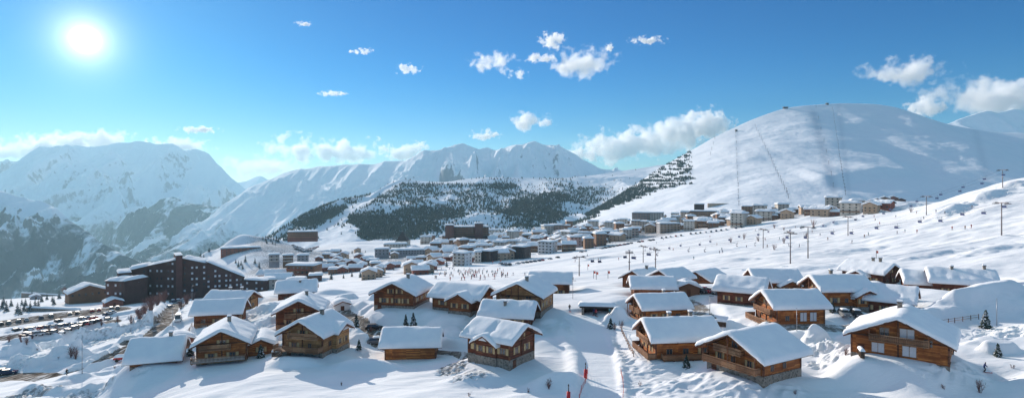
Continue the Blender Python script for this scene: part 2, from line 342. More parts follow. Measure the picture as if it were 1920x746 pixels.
# ------------------------------------------------------------------ building kit
class MB:
    """collects shapes into one mesh"""
    def __init__(s): s.v = []; s.f = []; s.sm = []
    def add(s, vs, fs, smooth=False):
        n = len(s.v); s.v += [tuple(v) for v in vs]; s.f += [tuple(i + n for i in f) for f in fs]; s.sm += [smooth] * len(fs); return s
    def box(s, x0, x1, y0, y1, z0, z1):
        return s.add([(x0, y0, z0), (x1, y0, z0), (x1, y1, z0), (x0, y1, z0), (x0, y0, z1), (x1, y0, z1), (x1, y1, z1), (x0, y1, z1)],
                     [(0, 3, 2, 1), (4, 5, 6, 7), (0, 1, 5, 4), (1, 2, 6, 5), (2, 3, 7, 6), (3, 0, 4, 7)])
    def prism(s, poly, y0, y1):
        """poly in x, z; runs along y"""
        n = len(poly)
        return s.add([(x, y0, z) for x, z in poly] + [(x, y1, z) for x, z in poly],
                     [tuple(range(n)), tuple(range(2 * n - 1, n - 1, -1))] + [(i, i + n, (i + 1) % n + n, (i + 1) % n) for i in range(n)])
    def prismz(s, poly, z0, z1):
        n = len(poly)
        return s.add([(x, y, z0) for x, y in poly] + [(x, y, z1) for x, y in poly],
                     [tuple(range(n - 1, -1, -1)), tuple(range(n, 2 * n))] + [(i, (i + 1) % n, (i + 1) % n + n, i + n) for i in range(n)])
    def tube(s, a, b, r0, r1=None, n=6):
        a, b = Vector(a), Vector(b); r1 = r0 if r1 is None else r1; d = (b - a).normalized()
        u = d.orthogonal().normalized(); w_ = d.cross(u); vs = []
        for p, r in ((a, r0), (b, r1)):
            for k in range(n): t = 6.28318 * k / n; vs.append(p + u * math.cos(t) * r + w_ * math.sin(t) * r)
        return s.add(vs, [(k, (k + 1) % n, (k + 1) % n + n, k + n) for k in range(n)] + [tuple(range(n - 1, -1, -1)), tuple(range(n, 2 * n))], n > 6)
    def surf(s, X, Y, Z, smooth=True):
        nr, nc = X.shape
        vs = np.stack([X, Y, Z], -1).reshape(-1, 3).tolist()
        return s.add(vs, [(i * nc + j, i * nc + j + 1, (i + 1) * nc + j + 1, (i + 1) * nc + j) for i in range(nr - 1) for j in range(nc - 1)], smooth)
    def mesh(s, name, mat):
        me = bpy.data.meshes.new(name); me.from_pydata(s.v, [], s.f)
        me.polygons.foreach_set('use_smooth', s.sm)
        for m in (mat if isinstance(mat, (list, tuple)) else [mat]): me.materials.append(m)
        me.update(); return me
    def build(s, name, mat, parent=None):
        return put(name, s.mesh(name, mat), parent)
def put(name, me, parent=None, loc=(0, 0, 0), rz=0.0, sc=None):
    o = bpy.data.objects.new(name, me); COL.objects.link(o); o.parent = parent; o.location = loc; o.rotation_euler = (0, 0, rz)
    if sc: o.scale = sc
    return o
def thing(name, label, cat, loc=(0, 0, 0), rz=0.0, group=None):
    o = bpy.data.objects.new(name, None); COL.objects.link(o); o.location = loc; o.rotation_euler = (0, 0, rz); o.empty_display_size = 0.5
    return tag(o, label, cat, group)
KIDS = {}
def copy_tree(o, parent=None):
    c = o.copy(); COL.objects.link(c); c.parent = parent
    for ch in KIDS.get(o.name) or [k for k in o.children]: copy_tree(ch, c)
    return c
def freeze(o):
    """remember children so copying stays fast"""
    def rec(q): KIDS[q.name] = list(q.children); [rec(c) for c in q.children]
    rec(o); return o

def wood_material(name, a, b, plank=4.6, vertical=False):
    m, t, out = material(name); tc = t.new('ShaderNodeTexCoord').outputs['Object']
    sp = t.new('ShaderNodeSeparateXYZ', Vector=tc)
    h = t.math('ADD', sp.outputs[0], sp.outputs[1])
    u, v = (sp.outputs[2], h) if vertical else (h, sp.outputs[2])
    vec = t.new('ShaderNodeCombineXYZ', X=t.math('MULTIPLY', u, 0.7), Y=t.math('MULTIPLY', v, 9.0)).outputs[0]
    n = t.noise(vec, 1.0, 5, 0.6)
    pk = t.math('FLOOR', t.math('MULTIPLY', v, plank))
    wn = t.new('ShaderNodeTexWhiteNoise', _noise_dimensions='2D', Vector=t.new('ShaderNodeCombineXYZ', X=pk, Y=t.math('FLOOR', t.math('MULTIPLY', u, 0.35))).outputs[0]).outputs[0]
    big = t.noise(tc, 0.5, 3)
    f = t.math('ADD', t.math('MULTIPLY', n, 0.55), t.math('ADD', t.math('MULTIPLY', wn, 0.35), t.math('MULTIPLY', t.math('SUBTRACT', big, 0.5), 0.5)))
    c = t.mix(t.ramp(f, 0.25, 0.8), a, b)
    c = t.mix(t.math('MULTIPLY', t.ramp(t.noise(tc, 0.28, 5, 0.65), 0.42, 0.62), 0.6), c, tuple(q * 0.45 for q in a))
    fr = t.math('FRACT', t.math('MULTIPLY', v, plank))
    gap = t.math('MULTIPLY', t.ramp(fr, 0.0, 0.12), t.ramp(fr, 1.0, 0.90))
    c = t.mix(gap, tuple(q * 0.35 for q in a), c)
    principled(t, out, c, 0.65, bump(t, gap, 0.5, 0.03), 0.25); return m
M_WOODS = [wood_material('honey_timber', (0.30, 0.085, 0.022), (0.84, 0.32, 0.085)),
           wood_material('brown_timber', (0.18, 0.052, 0.02), (0.54, 0.19, 0.06)),
           wood_material('dark_timber', (0.10, 0.028, 0.016), (0.30, 0.095, 0.045)),
           wood_material('pale_timber', (0.36, 0.17, 0.07), (0.74, 0.42, 0.18))]
M_BOARD = wood_material('upright_boards', (0.26, 0.15, 0.07), (0.56, 0.36, 0.18), 3.5, True)
M_TRIM = wood_material('trim_timber', (0.12, 0.045, 0.025), (0.28, 0.11, 0.05), 1.0)
M_RAIL = wood_material('rail_timber', (0.26, 0.13, 0.07), (0.52, 0.29, 0.16), 1.0)
M_SHUT = wood_material('shutter_timber', (0.50, 0.33, 0.16), (0.74, 0.54, 0.28), 1.0, True)
def stone_material():
    m, t, out = material('rubble_stone'); tc = t.new('ShaderNodeTexCoord').outputs['Object']
    v = t.new('ShaderNodeTexVoronoi', Vector=tc, Scale=2.6); e = t.new('ShaderNodeTexVoronoi', _feature='DISTANCE_TO_EDGE', Vector=tc, Scale=2.6)
    c = t.mix(t.new('ShaderNodeSeparateColor', Color=v.outputs['Color']).outputs[0], (0.13, 0.11, 0.09), (0.34, 0.29, 0.24))
    k = t.ramp(e.outputs[0], 0.0, 0.09); c = t.mix(k, (0.30, 0.28, 0.25), c)
    principled(t, out, c, 0.85, bump(t, k, 0.6, 0.06), 0.2); return m
M_STONE = stone_material()
M_ROOFSNOW = None
def glass_material():
    m, t, out = material('window_glass'); tc = t.new('ShaderNodeTexCoord').outputs['Object']
    principled(t, out, t.mix(t.noise(tc, 0.8), (0.02, 0.025, 0.03), (0.07, 0.08, 0.09)), 0.08, None, 0.8); return m
M_GLASS = glass_material()
M_WHITE = plain('white_paint', (0.72, 0.70, 0.66), 0.5, 0.06)
M_CURTAIN = plain('pale_blind', (0.62, 0.62, 0.64), 0.7, 0.06)
M_METAL = plain('dark_metal', (0.09, 0.09, 0.10), 0.45, 0.1, metal=0.6)
M_GALV = plain('galvanised_metal', (0.30, 0.31, 0.33), 0.4, 0.1, metal=0.7)

_wc = {}
def window(parent, x, z, w_, h_, y, face, shutters=False, blind=False, name='window'):
    """face: 0 front (-y), 1 right (+x), 2 back, 3 left. x runs along that face, y = distance of the face from the centre"""
    key = (round(w_, 2), round(h_, 2), blind)
    if key not in _wc:
        fr = MB(); t = 0.09
        fr.box(-w_ / 2, w_ / 2, -0.07, 0.0, h_ - t, h_); fr.box(-w_ / 2, w_ / 2, -0.10, 0.0, 0, t)
        fr.box(-w_ / 2, -w_ / 2 + t, -0.07, 0.0, t, h_ - t); fr.box(w_ / 2 - t, w_ / 2, -0.07, 0.0, t, h_ - t)
        fr.box(-0.035, 0.035, -0.06, 0.0, t, h_ - t)
        pn_ = MB().box(-w_ / 2 + t, w_ / 2 - t, -0.03, 0.0, t, h_ - t)
        sh = MB().box(0, w_ * 0.5, -0.05, -0.003, 0.0, h_); sh.box(0.05, w_ * 0.5 - 0.05, -0.08, -0.05, h_ * 0.2, h_ * 0.28); sh.box(0.05, w_ * 0.5 - 0.05, -0.08, -0.05, h_ * 0.72, h_ * 0.8)
        _wc[key] = (fr.mesh('window', M_WHITE if w_ > 3 else M_RAIL), pn_.mesh('pane', M_CURTAIN if blind else M_GLASS), sh.mesh('shutter', M_SHUT))
    fm, pm, sm = _wc[key]
    a = face * math.pi / 2; ca, sa = math.cos(a), math.sin(a)
    def P(u, d): return (u * ca + d * sa, u * sa - d * ca)     # front: (u, -d)
    px_, py_ = P(x, y)
    f = put(name, fm, parent, (px_, py_, z), a)
    put('pane', pm, f)
    if shutters:
        for sgn in (-1, 1):
            q = P(x + (w_ / 2 if sgn > 0 else -w_), y); put('shutter', sm, parent, (q[0], q[1], z), a)
    return f

def balcony(parent, x0, x1, z, y, face, depth=1.2, rail=1.0, mat=None, snow=False, supports=True):
    mat = mat or M_RAIL
    fl = MB().box(x0, x1, -depth, -0.003, z - 0.16, z)
    for u in np.arange(x0 + 0.2, x1, 1.8): fl.box(u, u + 0.14, -depth + 0.05, -0.003, z - 0.34, z - 0.162)
    rl = MB()
    for (a, b, c, d) in ((x0, x1, -depth, -depth + 0.07), (x0, x0 + 0.07, -depth + 0.073, -0.01), (x1 - 0.07, x1, -depth + 0.073, -0.01)):
        rl.box(a, b, c, d, z + rail - 0.1, z + rail)
    n = int((x1 - x0) / 0.24)
    for i in range(n): u = x0 + 0.06 + (x1 - x0 - 0.2) * i / max(n - 1, 1); rl.box(u, u + 0.15, -depth + 0.01, -depth + 0.05, z + 0.08, z + rail - 0.102)
    for u in (x0 + 0.01, x1 - 0.05): rl.box(u, u + 0.04, -depth + 0.08, -0.02, z + 0.1, z + rail - 0.102)
    a = face * math.pi / 2
    b = fl.build('balcony', mat, parent); b.location = (y * math.sin(a), -y * math.cos(a), 0); b.rotation_euler = (0, 0, a)
    r = rl.build('railing', mat, b)
    if snow:
        MB().box(x0 + 0.1, x1 - 0.1, -depth + 0.1, -0.1, z + 0.003, z + 0.4).build('snow', M_ROOFSNOW, b)
    return b

def snow_cap(W_, L_, zr, pitch, th, seed, over=0.12, rag=0.25, step=0.45, shift=0.0):
    """thick snow on a gable roof whose ridge runs along y at height zr; W_, L_ full roof size"""
    nx = max(8, int((W_ + 2 * over) / step)) // 2 * 2 + 1; ny = max(6, int((L_ + 2 * over) / step))
    s = np.sinh(np.linspace(-1, 1, nx) * 0.0 + np.linspace(-1, 1, nx)) / np.sinh(1)
    def ease(n): t = np.linspace(-1, 1, n); return np.sign(t) * (1 - (1 - np.abs(t)) ** 1.35)
    sx = ease(nx) * (W_ / 2 + over); sy = ease(ny) * (L_ / 2 + over)
    X, Y = np.meshgrid(sx, sy); tp = math.tan(R(pitch))
    base = zr - np.abs(X) * tp; soft = zr + 0.55 * tp - np.sqrt(X * X + 0.30) * tp
    de = np.minimum((W_ / 2 + over) - np.abs(X), (L_ / 2 + over) - np.abs(Y)); e = np.clip(de / (th * 0.75), 0, 1)
    t = th * np.sqrt(np.clip(1 - (1 - e) ** 2, 0, 1)) * (1 + rag * fbm(X / 3.0 + seed * 3.1, Y / 3.0, 3, seed % 40))
    t = t * (1 + 0.2 * pn(Y / 1.3, X * 0.1, (seed + 5) % 40) * np.clip(np.abs(X) / (W_ / 2), 0, 1))
    if seed % 3 == 1: t = t * (1 - 0.8 * sstep(pn(X / 2.6 + seed, Y / 2.6, 11) + 0.45 * (np.abs(X) / (W_ / 2)) ** 2, 0.62, 0.85))
    droop = 0.10 * (1 - e) ** 2
    # wavy rim
    wv = 0.16 * pn(Y / 1.1, Y * 0, seed % 50) * (np.abs(X) > W_ / 2 - 0.4); wx = 0.12 * pn(X / 1.1, X * 0, (seed + 9) % 50) * (np.abs(Y) > L_ / 2 - 0.4)
    Xw = X + np.sign(X) * wv; Yw = Y + np.sign(Y) * wx
    top = np.maximum(soft, base) + t - droop
    m = MB(); m.surf(Xw, Yw, top)
    bx = np.clip(Xw, -W_ / 2 - over * 0.4, W_ / 2 + over * 0.4); by = np.clip(Yw, -L_ / 2 - over * 0.4, L_ / 2 + over * 0.4)
    bz = base + 0.01 - droop
    n = ny * nx; k = len(m.v); m.v += np.stack([bx, by, bz], -1).reshape(-1, 3).tolist()
    for i in range(ny - 1):
        for j in range(nx - 1):
            a = k + i * nx + j; m.f.append((a + nx, a + nx + 1, a + 1, a)); m.sm.append(True)
    ring = [j for j in range(nx)] + [i * nx + nx - 1 for i in range(1, ny)] + [(ny - 1) * nx + j for j in range(nx - 2, -1, -1)] + [i * nx for i in range(ny - 2, 0, -1)]
    for a, b in zip(ring, ring[1:] + ring[:1]): m.f.append((a, k + a, k + b, b)); m.sm.append(True)
    return m

def gable_roof(parent, W_, L_, zr, pitch, mat, th=0.22, cx=0, cy=0, rz=0.0, snow=0.7, seed=1, rag=0.25, over=0.12):
    tp = math.tan(R(pitch)); hw = W_ / 2
    poly = [(-hw, zr - hw * tp - th), (0, zr - th), (hw, zr - hw * tp - th), (hw, zr - hw * tp), (0, zr), (-hw, zr - hw * tp)]
    r = MB()
    r.prism([poly[0], poly[1], poly[4], poly[5]], -L_ / 2, L_ / 2); r.prism([poly[1], poly[2], poly[3], poly[4]], -L_ / 2, L_ / 2)
    o = r.build('roof', mat, parent); o.location = (cx, cy, 0); o.rotation_euler = (0, 0, rz)
    # barge boards along the gable edges
    for sy in (-1, 1):
        y0, y1 = (sy * L_ / 2 + 0.003, sy * L_ / 2 + 0.06) if sy > 0 else (sy * L_ / 2 - 0.06, sy * L_ / 2 - 0.003)
        lo = zr - hw * tp - th - 0.1
        MB().prism([(-hw, lo), (0, zr - th - 0.1), (hw, lo), (hw, lo + th + 0.12), (0, zr + 0.02), (-hw, lo + th + 0.12)], y0, y1).build('barge_board', M_TRIM, o)
    if snow: snow_cap(W_, L_, zr + 0.005, pitch, snow, seed, rag=rag, over=over).build('roof_snow', M_ROOFSNOW, o)
    return o
# ------------------------------------------------------------------ finish the ground
FLAT = np.zeros_like(ZG)       # 1 where a chalet stands or a road runs: no drifts
def finish_ground():
    global ZG
    X, Y = XG, YG
    near = 1 - sstep(GD, 260, 420)
    amp = (1 - np.clip(FLAT + ROAD + PISTE * 0.9, 0, 1))
    # soft wind drifts, then rough cut-up snow
    ca, sa = math.cos(R(25)), math.sin(R(25)); U = X * ca + Y * sa; V = -X * sa + Y * ca
    dr = 0.42 * fbm(U / 26, V / 13, 3, 3) + 0.07 * ridged(U / 12, V / 5, 3, 9) 
    ZG = ZG + near * amp * dr
    slope_r = sstep(GP, 1150, 1500) * sstep(GD, 200, 260) * (1 - sstep(GD, 900, 1100))
    ZG = ZG + slope_r * (1.6 * fbm(X / 90, Y / 40, 3, 21) + 0.3 * ridged(X / 50 + Y / 80, Y / 16, 3, 22) + 0.45 * fbm(X / 20, Y / 9, 3, 25))
    far = sstep(GD, 420, 700)
    ZG = ZG + far * (1 - FLAT) * (3.0 * fbm(X / 120, Y / 70, 4, 31))
    valley = sstep(-ZG, 130, 300)
    ZG = ZG + valley * (60 * fbm(X / 500, Y / 400, 5, 41))
    return ZG

def snow_material(name='snow', road=True):
    m, t, out = material(name); tc = t.new('ShaderNodeTexCoord').outputs['Object']
    n1 = t.noise(tc, 0.9, 6, 0.6); n2 = t.noise(tc, 0.06, 4, 0.5)
    sc = t.new('ShaderNodeMapping', Vector=tc, Scale=(0.25, 1.0, 0.25), Rotation=(0, 0, R(20))).outputs[0]
    n3 = t.noise(sc, 0.7, 5, 0.6)
    base = t.mix(t.ramp(n2, 0.35, 0.65), (0.77, 0.79, 0.82), (0.87, 0.88, 0.89))
    h = t.math('ADD', t.math('MULTIPLY', n1, 0.4), t.math('MULTIPLY', n3, 0.6))
    h = t.math('ADD', h, t.math('MULTIPLY', t.noise(sc, 0.16, 5, 0.6), 2.2))
    nm = bump(t, h, 0.55, 0.3)
    rough = 0.55
    if road:
        ar = t.new('ShaderNodeAttribute', _attribute_name='road').outputs['Fac']
        ap = t.new('ShaderNodeAttribute', _attribute_name='piste').outputs['Fac']
        rn = t.noise(tc, 0.5, 5, 0.65)
        rt = t.new('ShaderNodeMapping', Vector=tc, Scale=(1, 0.12, 1), Rotation=(0, 0, R(-20))).outputs[0]
        rn2 = t.noise(rt, 0.9, 4, 0.6)
        rc = t.mix(t.ramp(rn, 0.40, 0.62), (0.085, 0.068, 0.055), (0.28, 0.25, 0.22))
        rc = t.mix(t.ramp(rn2, 0.52, 0.66), rc, (0.62, 0.62, 0.62))
        edge = t.ramp(t.math('ADD', ar, t.math('MULTIPLY', t.math('SUBTRACT', rn, 0.5), 0.9)), 0.35, 0.6)
        base = t.mix(edge, base, rc)
        base = t.mix(t.math('MULTIPLY', ap, 0.5), base, (0.80, 0.83, 0.87))
        rough = t.math('SUBTRACT', 0.55, t.math('MULTIPLY', edge, 0.2))
        dirt = t.new('ShaderNodeAttribute', _attribute_name='dirt').outputs['Fac']
        dn = t.ramp(t.math('ADD', t.noise(tc, 0.8, 6, 0.7), t.math('MULTIPLY', dirt, 0.35)), 0.64, 0.84)
        base = t.mix(t.math('MULTIPLY', dn, dirt), base, (0.10, 0.085, 0.08))
    principled(t, out, base, rough, nm, 0.0)
    return m
M_SNOW = snow_material()
DIRT = np.zeros_like(ZG)

# ------------------------------------------------------------------ mountains
def mountain_material(name, rock=(0.17, 0.165, 0.17), rock_lo=0.45, forest_top=None, scale=1.0, forest=(0.022, 0.035, 0.045), cover=0.5, bmp=0.9, gully=-2.0):
    """snow where it lies, rock where it is steep, dark forest below the tree line"""
    m, t, out = material(name)
    g = t.new('ShaderNodeNewGeometry'); pos = g.outputs['Position']; nz = t.new('ShaderNodeSeparateXYZ', Vector=g.outputs['Normal']).outputs[2]
    z = t.new('ShaderNodeSeparateXYZ', Vector=pos).outputs[2]
    n1 = t.noise(pos, 0.004 * scale, 8, 0.62); n2 = t.noise(pos, 0.02 * scale, 7, 0.65)
    st = t.new('ShaderNodeMapping', Vector=pos, Scale=(1, 0.25, 0.25)).outputs[0]; n3 = t.noise(st, 0.02 * scale, 6, 0.65)
    steep = t.math('SUBTRACT', 1.0, nz)
    sa = t.new('ShaderNodeAttribute', _attribute_name='groomed').outputs['Fac']
    v = t.math('ADD', steep, t.math('MULTIPLY', t.math('SUBTRACT', n2, 0.5), 0.55))
    v = t.math('ADD', v, t.math('MULTIPLY', t.math('SUBTRACT', n3, 0.5), 0.5))
    rk = t.ramp(v, rock_lo, rock_lo + 0.14)
    base = t.mix(rk, t.mix(n1, (0.74, 0.78, 0.84), (0.86, 0.88, 0.90)), t.mix(n2, tuple(c * 0.6 for c in rock), tuple(c * 1.5 for c in rock)))
    if forest_top is not None:
        f = t.math('SUBTRACT', forest_top, z)
        f = t.math('ADD', f, t.math('MULTIPLY', t.math('SUBTRACT', n1, 0.5), 900.0 / scale ** 0.5))
        f = t.ramp(f, 0, 160.0)
        gl = t.noise(t.new('ShaderNodeMapping', Vector=pos, Scale=(1.0, 0.3, 0.22)).outputs[0], 0.006 * scale, 5, 0.6)
        fn = t.ramp(t.math('ADD', n2, t.math('MULTIPLY', t.noise(pos, 0.09 * scale, 4, 0.7), 0.5)), 0.95 - cover * 0.5, 1.05 - cover * 0.5)
        fn = t.math('MULTIPLY', fn, t.ramp(gl, 0.60 - 0.12 * gully, 0.50 - 0.12 * gully))
        base = t.mix(t.math('MULTIPLY', f, fn), base, forest)
    base = t.mix(sa, base, (0.52, 0.57, 0.64))
    nm = bump(t, t.noise(pos, 0.012 * scale, 8, 0.6), bmp, 18.0 / scale)
    principled(t, out, base, 0.9, nm, 0.0); return m

def ridge(name, sil, dfront, dback, zfoot, mat, nu=500, nv=260, amp=60, wl=600, expo=1.25, jag=2.0, seed=1, zback=None, ridgy=1.0, spurs=0.0, sm=0.004, extra=None, kind='structure', attr=None, ampx=None):
    s = np.array(sil, float); px = np.linspace(s[0, 0], s[-1, 0], nu)
    row = np.interp(px, s[:, 0], s[:, 1]); D = np.interp(px, s[:, 0], s[:, 2])
    k = max(1.0, sm * nu)
    row = blur(row[None, :], 0, k)[0]; D = blur(D[None, :], 0, nu * 0.02)[0]
    row = row - jag * (ridged(px / 60, px * 0 + seed, 5, seed) - 0.9)
    zr = rowz(row, D)
    v = np.concatenate([np.linspace(0, 1, nv) ** 0.8, 1 + np.linspace(0, 1, nv // 3)[1:]])
    V, PX = np.meshgrid(v, px, indexing='ij'); ZR = zr[None, :]; DR = D[None, :]
    zf = np.interp(px, [q[0] for q in zfoot], [q[1] for q in zfoot]) if np.ndim(zfoot) else np.full(nu, float(zfoot)); zf = zf[None, :]
    zb = zf if zback is None else np.full_like(zf, zback)
    Y = np.where(V <= 1, DR - dfront * (1 - V), DR + dback * (V - 1))
    X = (PX - CX) / F * np.where(V <= 1, Y * 0.35 + DR * 0.65, Y)
    tf = np.clip(V, 0, 1); tb = np.clip(V - 1, 0, 1)
    Z = np.where(V <= 1, zf + (ZR - zf) * tf ** expo, ZR + (zb - ZR) * tb ** 0.8)
    wgt = np.where(V <= 1, np.clip((1 - tf) * 5, 0, 1) ** 0.8, np.clip(tb * 4, 0, 1))
    U = X / wl; Q = Y / wl + 0.6 * fbm(X / wl / 1.3, Y / wl / 1.3, 2, seed + 7)
    n = ridgy * (ridged(U * 1.2, Q * 0.55, 6, seed + 3) - 1.0) + (1 - ridgy) * fbm(U, Q, 6, seed + 5)
    Z = Z + amp * n * wgt * (1 if ampx is None else np.interp(PX, [q[0] for q in ampx], [q[1] for q in ampx]))
    if extra is not None: Z = Z + extra(X, Y, PX, V) * wgt
    g_ = np.zeros_like(X)
    if attr is not None: g_ = attr(CX + F * X / Y, HY - F * Z / Y)
    o = grid_mesh(name, X, Y, Z, mat, {'groomed': g_}); tag(o, kind=kind); o['_grid'] = 1
    return o, (X, Y, Z, PX, V)

MM1 = mountain_material('far_massif', rock_lo=0.64, rock=(0.3, 0.3, 0.32), scale=0.8, forest_top=-330, cover=0.85, forest=(0.05, 0.07, 0.08), gully=0.2)
MM2 = mountain_material('grey_ridge', rock_lo=0.40, rock=(0.16, 0.155, 0.15), scale=1.6, forest_top=-90, cover=0.9, forest=(0.035, 0.05, 0.06), gully=0.15)
MM3 = mountain_material('smooth_peak', rock_lo=0.62, rock=(0.22, 0.24, 0.27), scale=1.6, forest_top=-320, cover=0.8)
MM4 = mountain_material('rolling_snow', rock_lo=0.9, scale=4.0, bmp=0.5)
massif, _ = ridge('mountain', [(-500, 330, 9500), (-150, 330, 9500), (0, 314, 9300), (50, 305, 9200), (100, 294, 9200), (118, 280, 9000), (150, 274, 9000), (200, 272, 9000), (230, 268, 9000), (268, 265, 9000), (300, 272, 9000), (325, 270, 9000), (345, 283, 9000), (370, 280, 8900), (392, 288, 8900), (405, 306, 8800), (432, 332, 8700), (458, 352, 8600), (500, 380, 8500), (560, 400, 8500), (620, 430, 8500)],
      3600, 2500, -900, MM1, 900, 460, 370, 1050, 1.05, 2.4, 2)
tag(massif, 'broad hazy snow massif under the sun, the highest on the left', 'mountain', kind='structure')
far_peak, _ = ridge('mountain', [(380, 360, 11600), (440, 343, 11600), (462, 340, 11600), (480, 331, 11600), (489, 329, 11600), (502, 337, 11600), (530, 341, 11600), (560, 350, 11600), (640, 360, 11600)],
      1400, 1000, -500, MM1, 200, 60, 60, 900, 1.0, 1.0, 5)
low_ridge, _ = ridge('mountain', [(100, 520, 6600), (180, 470, 6600), (215, 440, 6500), (250, 418, 6400), (290, 384, 6300), (325, 370, 6200), (350, 380, 6200), (385, 384, 6200), (420, 388, 6200), (455, 400, 6200), (480, 425, 6200), (520, 450, 6200), (600, 470, 6000)],
      2600, 1500, -950, mountain_material('forested_ridge', rock_lo=0.5, scale=1.3, forest_top=120, cover=0.9, forest=(0.035, 0.05, 0.06), gully=0.1), 420, 240, 240, 900, 1.1, 2.0, 11)
near_ridge, _ = ridge('mountain', [(-500, 330, 3300), (-120, 345, 3300), (-30, 352, 3300), (10, 358, 3300), (40, 371, 3300), (85, 380, 3300), (110, 395, 3250), (140, 418, 3200), (170, 440, 3150), (200, 462, 3100), (260, 492, 3000), (330, 520, 2900), (420, 560, 2800)],
      1500, 1500, -900, MM2, 560, 300, 190, 420, 1.0, 2.4, 17)
peak, _ = ridge('mountain', [(180, 560, 5600), (300, 500, 5600), (380, 430, 5600), (425, 386, 5600), (440, 370, 5600), (462, 356, 5600), (500, 336, 5600), (512, 333, 5600), (530, 326, 5600), (545, 320, 5600), (580, 316, 5600), (620, 310, 5500), (650, 309, 5400), (700, 308, 5300), (730, 302, 5200), (760, 303, 5200), (780, 290, 5100), (795, 283, 5100), (830, 280, 5100), (850, 275, 5000), (868, 269, 5000), (885, 277, 5000), (900, 281, 5000), (915, 276, 5000), (925, 282, 5000), (940, 280, 5000), (955, 273, 5000), (985, 270, 5000), (1000, 266, 5000), (1020, 271, 5000), (1045, 271, 5000), (1060, 280, 5000), (1080, 290, 5000), (1100, 304, 5000), (1128, 317, 5000), (1200, 322, 5000), (1300, 330, 5000)],
      2100, 1800, -560, MM3, 900, 380, 190, 520, 1.05, 2.4, 23, ampx=((500, 0.45), (750, 0.35), (800, 1.0), (1300, 1.0)))
far_right, _ = ridge('mountain', [(1560, 300, 5200), (1700, 262, 5200), (1780, 232, 5200), (1800, 222, 5200), (1830, 214, 5200), (1850, 208, 5200), (1870, 212, 5200), (1900, 205, 5200), (1920, 208, 5200), (2050, 200, 5200), (2300, 240, 5200), (2600, 250, 5200)],
      1200, 1500, -200, mountain_material('far_snow', rock_lo=0.75, scale=2.0), 300, 120, 60, 500, 1.0, 1.6, 29)
# the big smooth hill on the right, and the wooded hill in the middle
def hill_extra(X, Y, PX, V):
    g = 10 * sstep(V, 0.30, 0.36) * (1 - sstep(V, 0.36, 0.52)) * sstep(PX, 1350, 1375) * (1 - sstep(PX, 1500, 1515)) + 6 * fbm(X / 260, Y / 260, 3, 61)
    for px, d, h, w_ in ((1535, 0, -3, 26), (1565, 0, 1.5, 16), (1380, 0, -1.5, 10), (1900, 0, 10, 60)):
        g = g + h * np.exp(-((PX - px) / w_) ** 2)
    # a cut shelf (slope works) low on the slope
    return g
def hill_tracks(P, Q):
    g = 0.75 * np.exp(-((P - (1522 + (Q - 200) * 0.26)) / 9) ** 2) * sstep(Q, 200, 215) * (1 - sstep(Q, 350, 385))
    g = np.maximum(g, 0.35 * np.exp(-((P - (1572 + (Q - 200) * 0.12)) / 5) ** 2)); g = np.maximum(g, 0.45 * np.exp(-((P - (1381 + (Q - 240) * 0.03)) / 3.5) ** 2) * sstep(Q, 240, 250))
    g = np.maximum(g, 0.35 * np.exp(-((P - (1420 + (Q - 240) * 0.45)) / 3) ** 2) * sstep(Q, 240, 250)); g = np.maximum(g, 0.3 * np.exp(-((P - (1830 + (Q - 250) * 0.25)) / 8) ** 2))
    return g
big_hill, BH = ridge('hill', [(980, 436, 1500), (1040, 422, 1550), (1085, 408, 1600), (1130, 384, 1700), (1180, 354, 1800), (1215, 330, 1850), (1262, 300, 1900), (1300, 281, 1950), (1335, 259, 2000), (1370, 243, 2050), (1400, 228, 2100), (1440, 213, 2150), (1470, 203, 2200), (1520, 197, 2250), (1580, 194, 2300), (1640, 195, 2300), (1680, 201, 2300), (1720, 214, 2300), (1760, 229, 2350), (1800, 238, 2400), (1850, 247, 2500), (1920, 250, 2600), (2050, 245, 2700), (2300, 230, 2900), (2600, 260, 3000)],
      1250, 1600, -75, MM4, 800, 420, 5, 300, 1.12, 0.35, 33, ridgy=0.2, extra=hill_extra, sm=0.01, attr=hill_tracks)
forest_hill, FH = ridge('hill', [(330, 560, 1750), (440, 480, 1750), (520, 433, 1800), (560, 414, 1850), (600, 394, 1900), (630, 378, 1950), (650, 371, 1980), (680, 368, 2000), (702, 362, 2000), (720, 350, 2000), (740, 339, 2000), (755, 335, 2000), (775, 338, 2020), (800, 341, 2050), (840, 341, 2080), (870, 336, 2100), (920, 332, 2150), (980, 334, 2200), (1050, 334, 2250), (1100, 330, 2300), (1150, 323, 2350), (1200, 316, 2400), (1240, 309, 2450), (1290, 306, 2500), (1400, 300, 2600)],
      1100, 1300, [(330, -700), (440, -500), (520, -330), (600, -160), (640, -130), (1400, -130)], MM4, 700, 360, 26, 300, 1.2, 0.5, 37, ridgy=0.5, sm=0.008, extra=lambda X, Y, PX, V: 16 * np.exp(-((PX - (600 + (V - 0.45) / 0.55 * 155)) / 8) ** 2))

# ------------------------------------------------------------------ air
def box_obj(name, lo, hi, mat):
    bm = bmesh.new(); bmesh.ops.create_cube(bm, size=1.0)
    for v in bm.verts: v.co = Vector([(lo[i] + hi[i]) / 2 + v.co[i] * (hi[i] - lo[i]) for i in range(3)])
    me = bpy.data.meshes.new(name); bm.to_mesh(me); bm.free(); me.materials.append(mat)
    o = bpy.data.objects.new(name, me); COL.objects.link(o); return o
def haze():
    m, t, out = material('haze')
    v = t.new('ShaderNodeVolumePrincipled', Density=HAZE_D, Anisotropy=0.3)
    t.put(v.inputs['Color'], (0.50, 0.83, 1.0))
    t.l.new(v.outputs[0], out.inputs['Volume'])
    h = box_obj('haze', (-13400, -1500, -1700), (10600, 13000, 785), m)
    tag(h, kind='stuff'); return h
HAZE_D = 4.6e-5
haze()

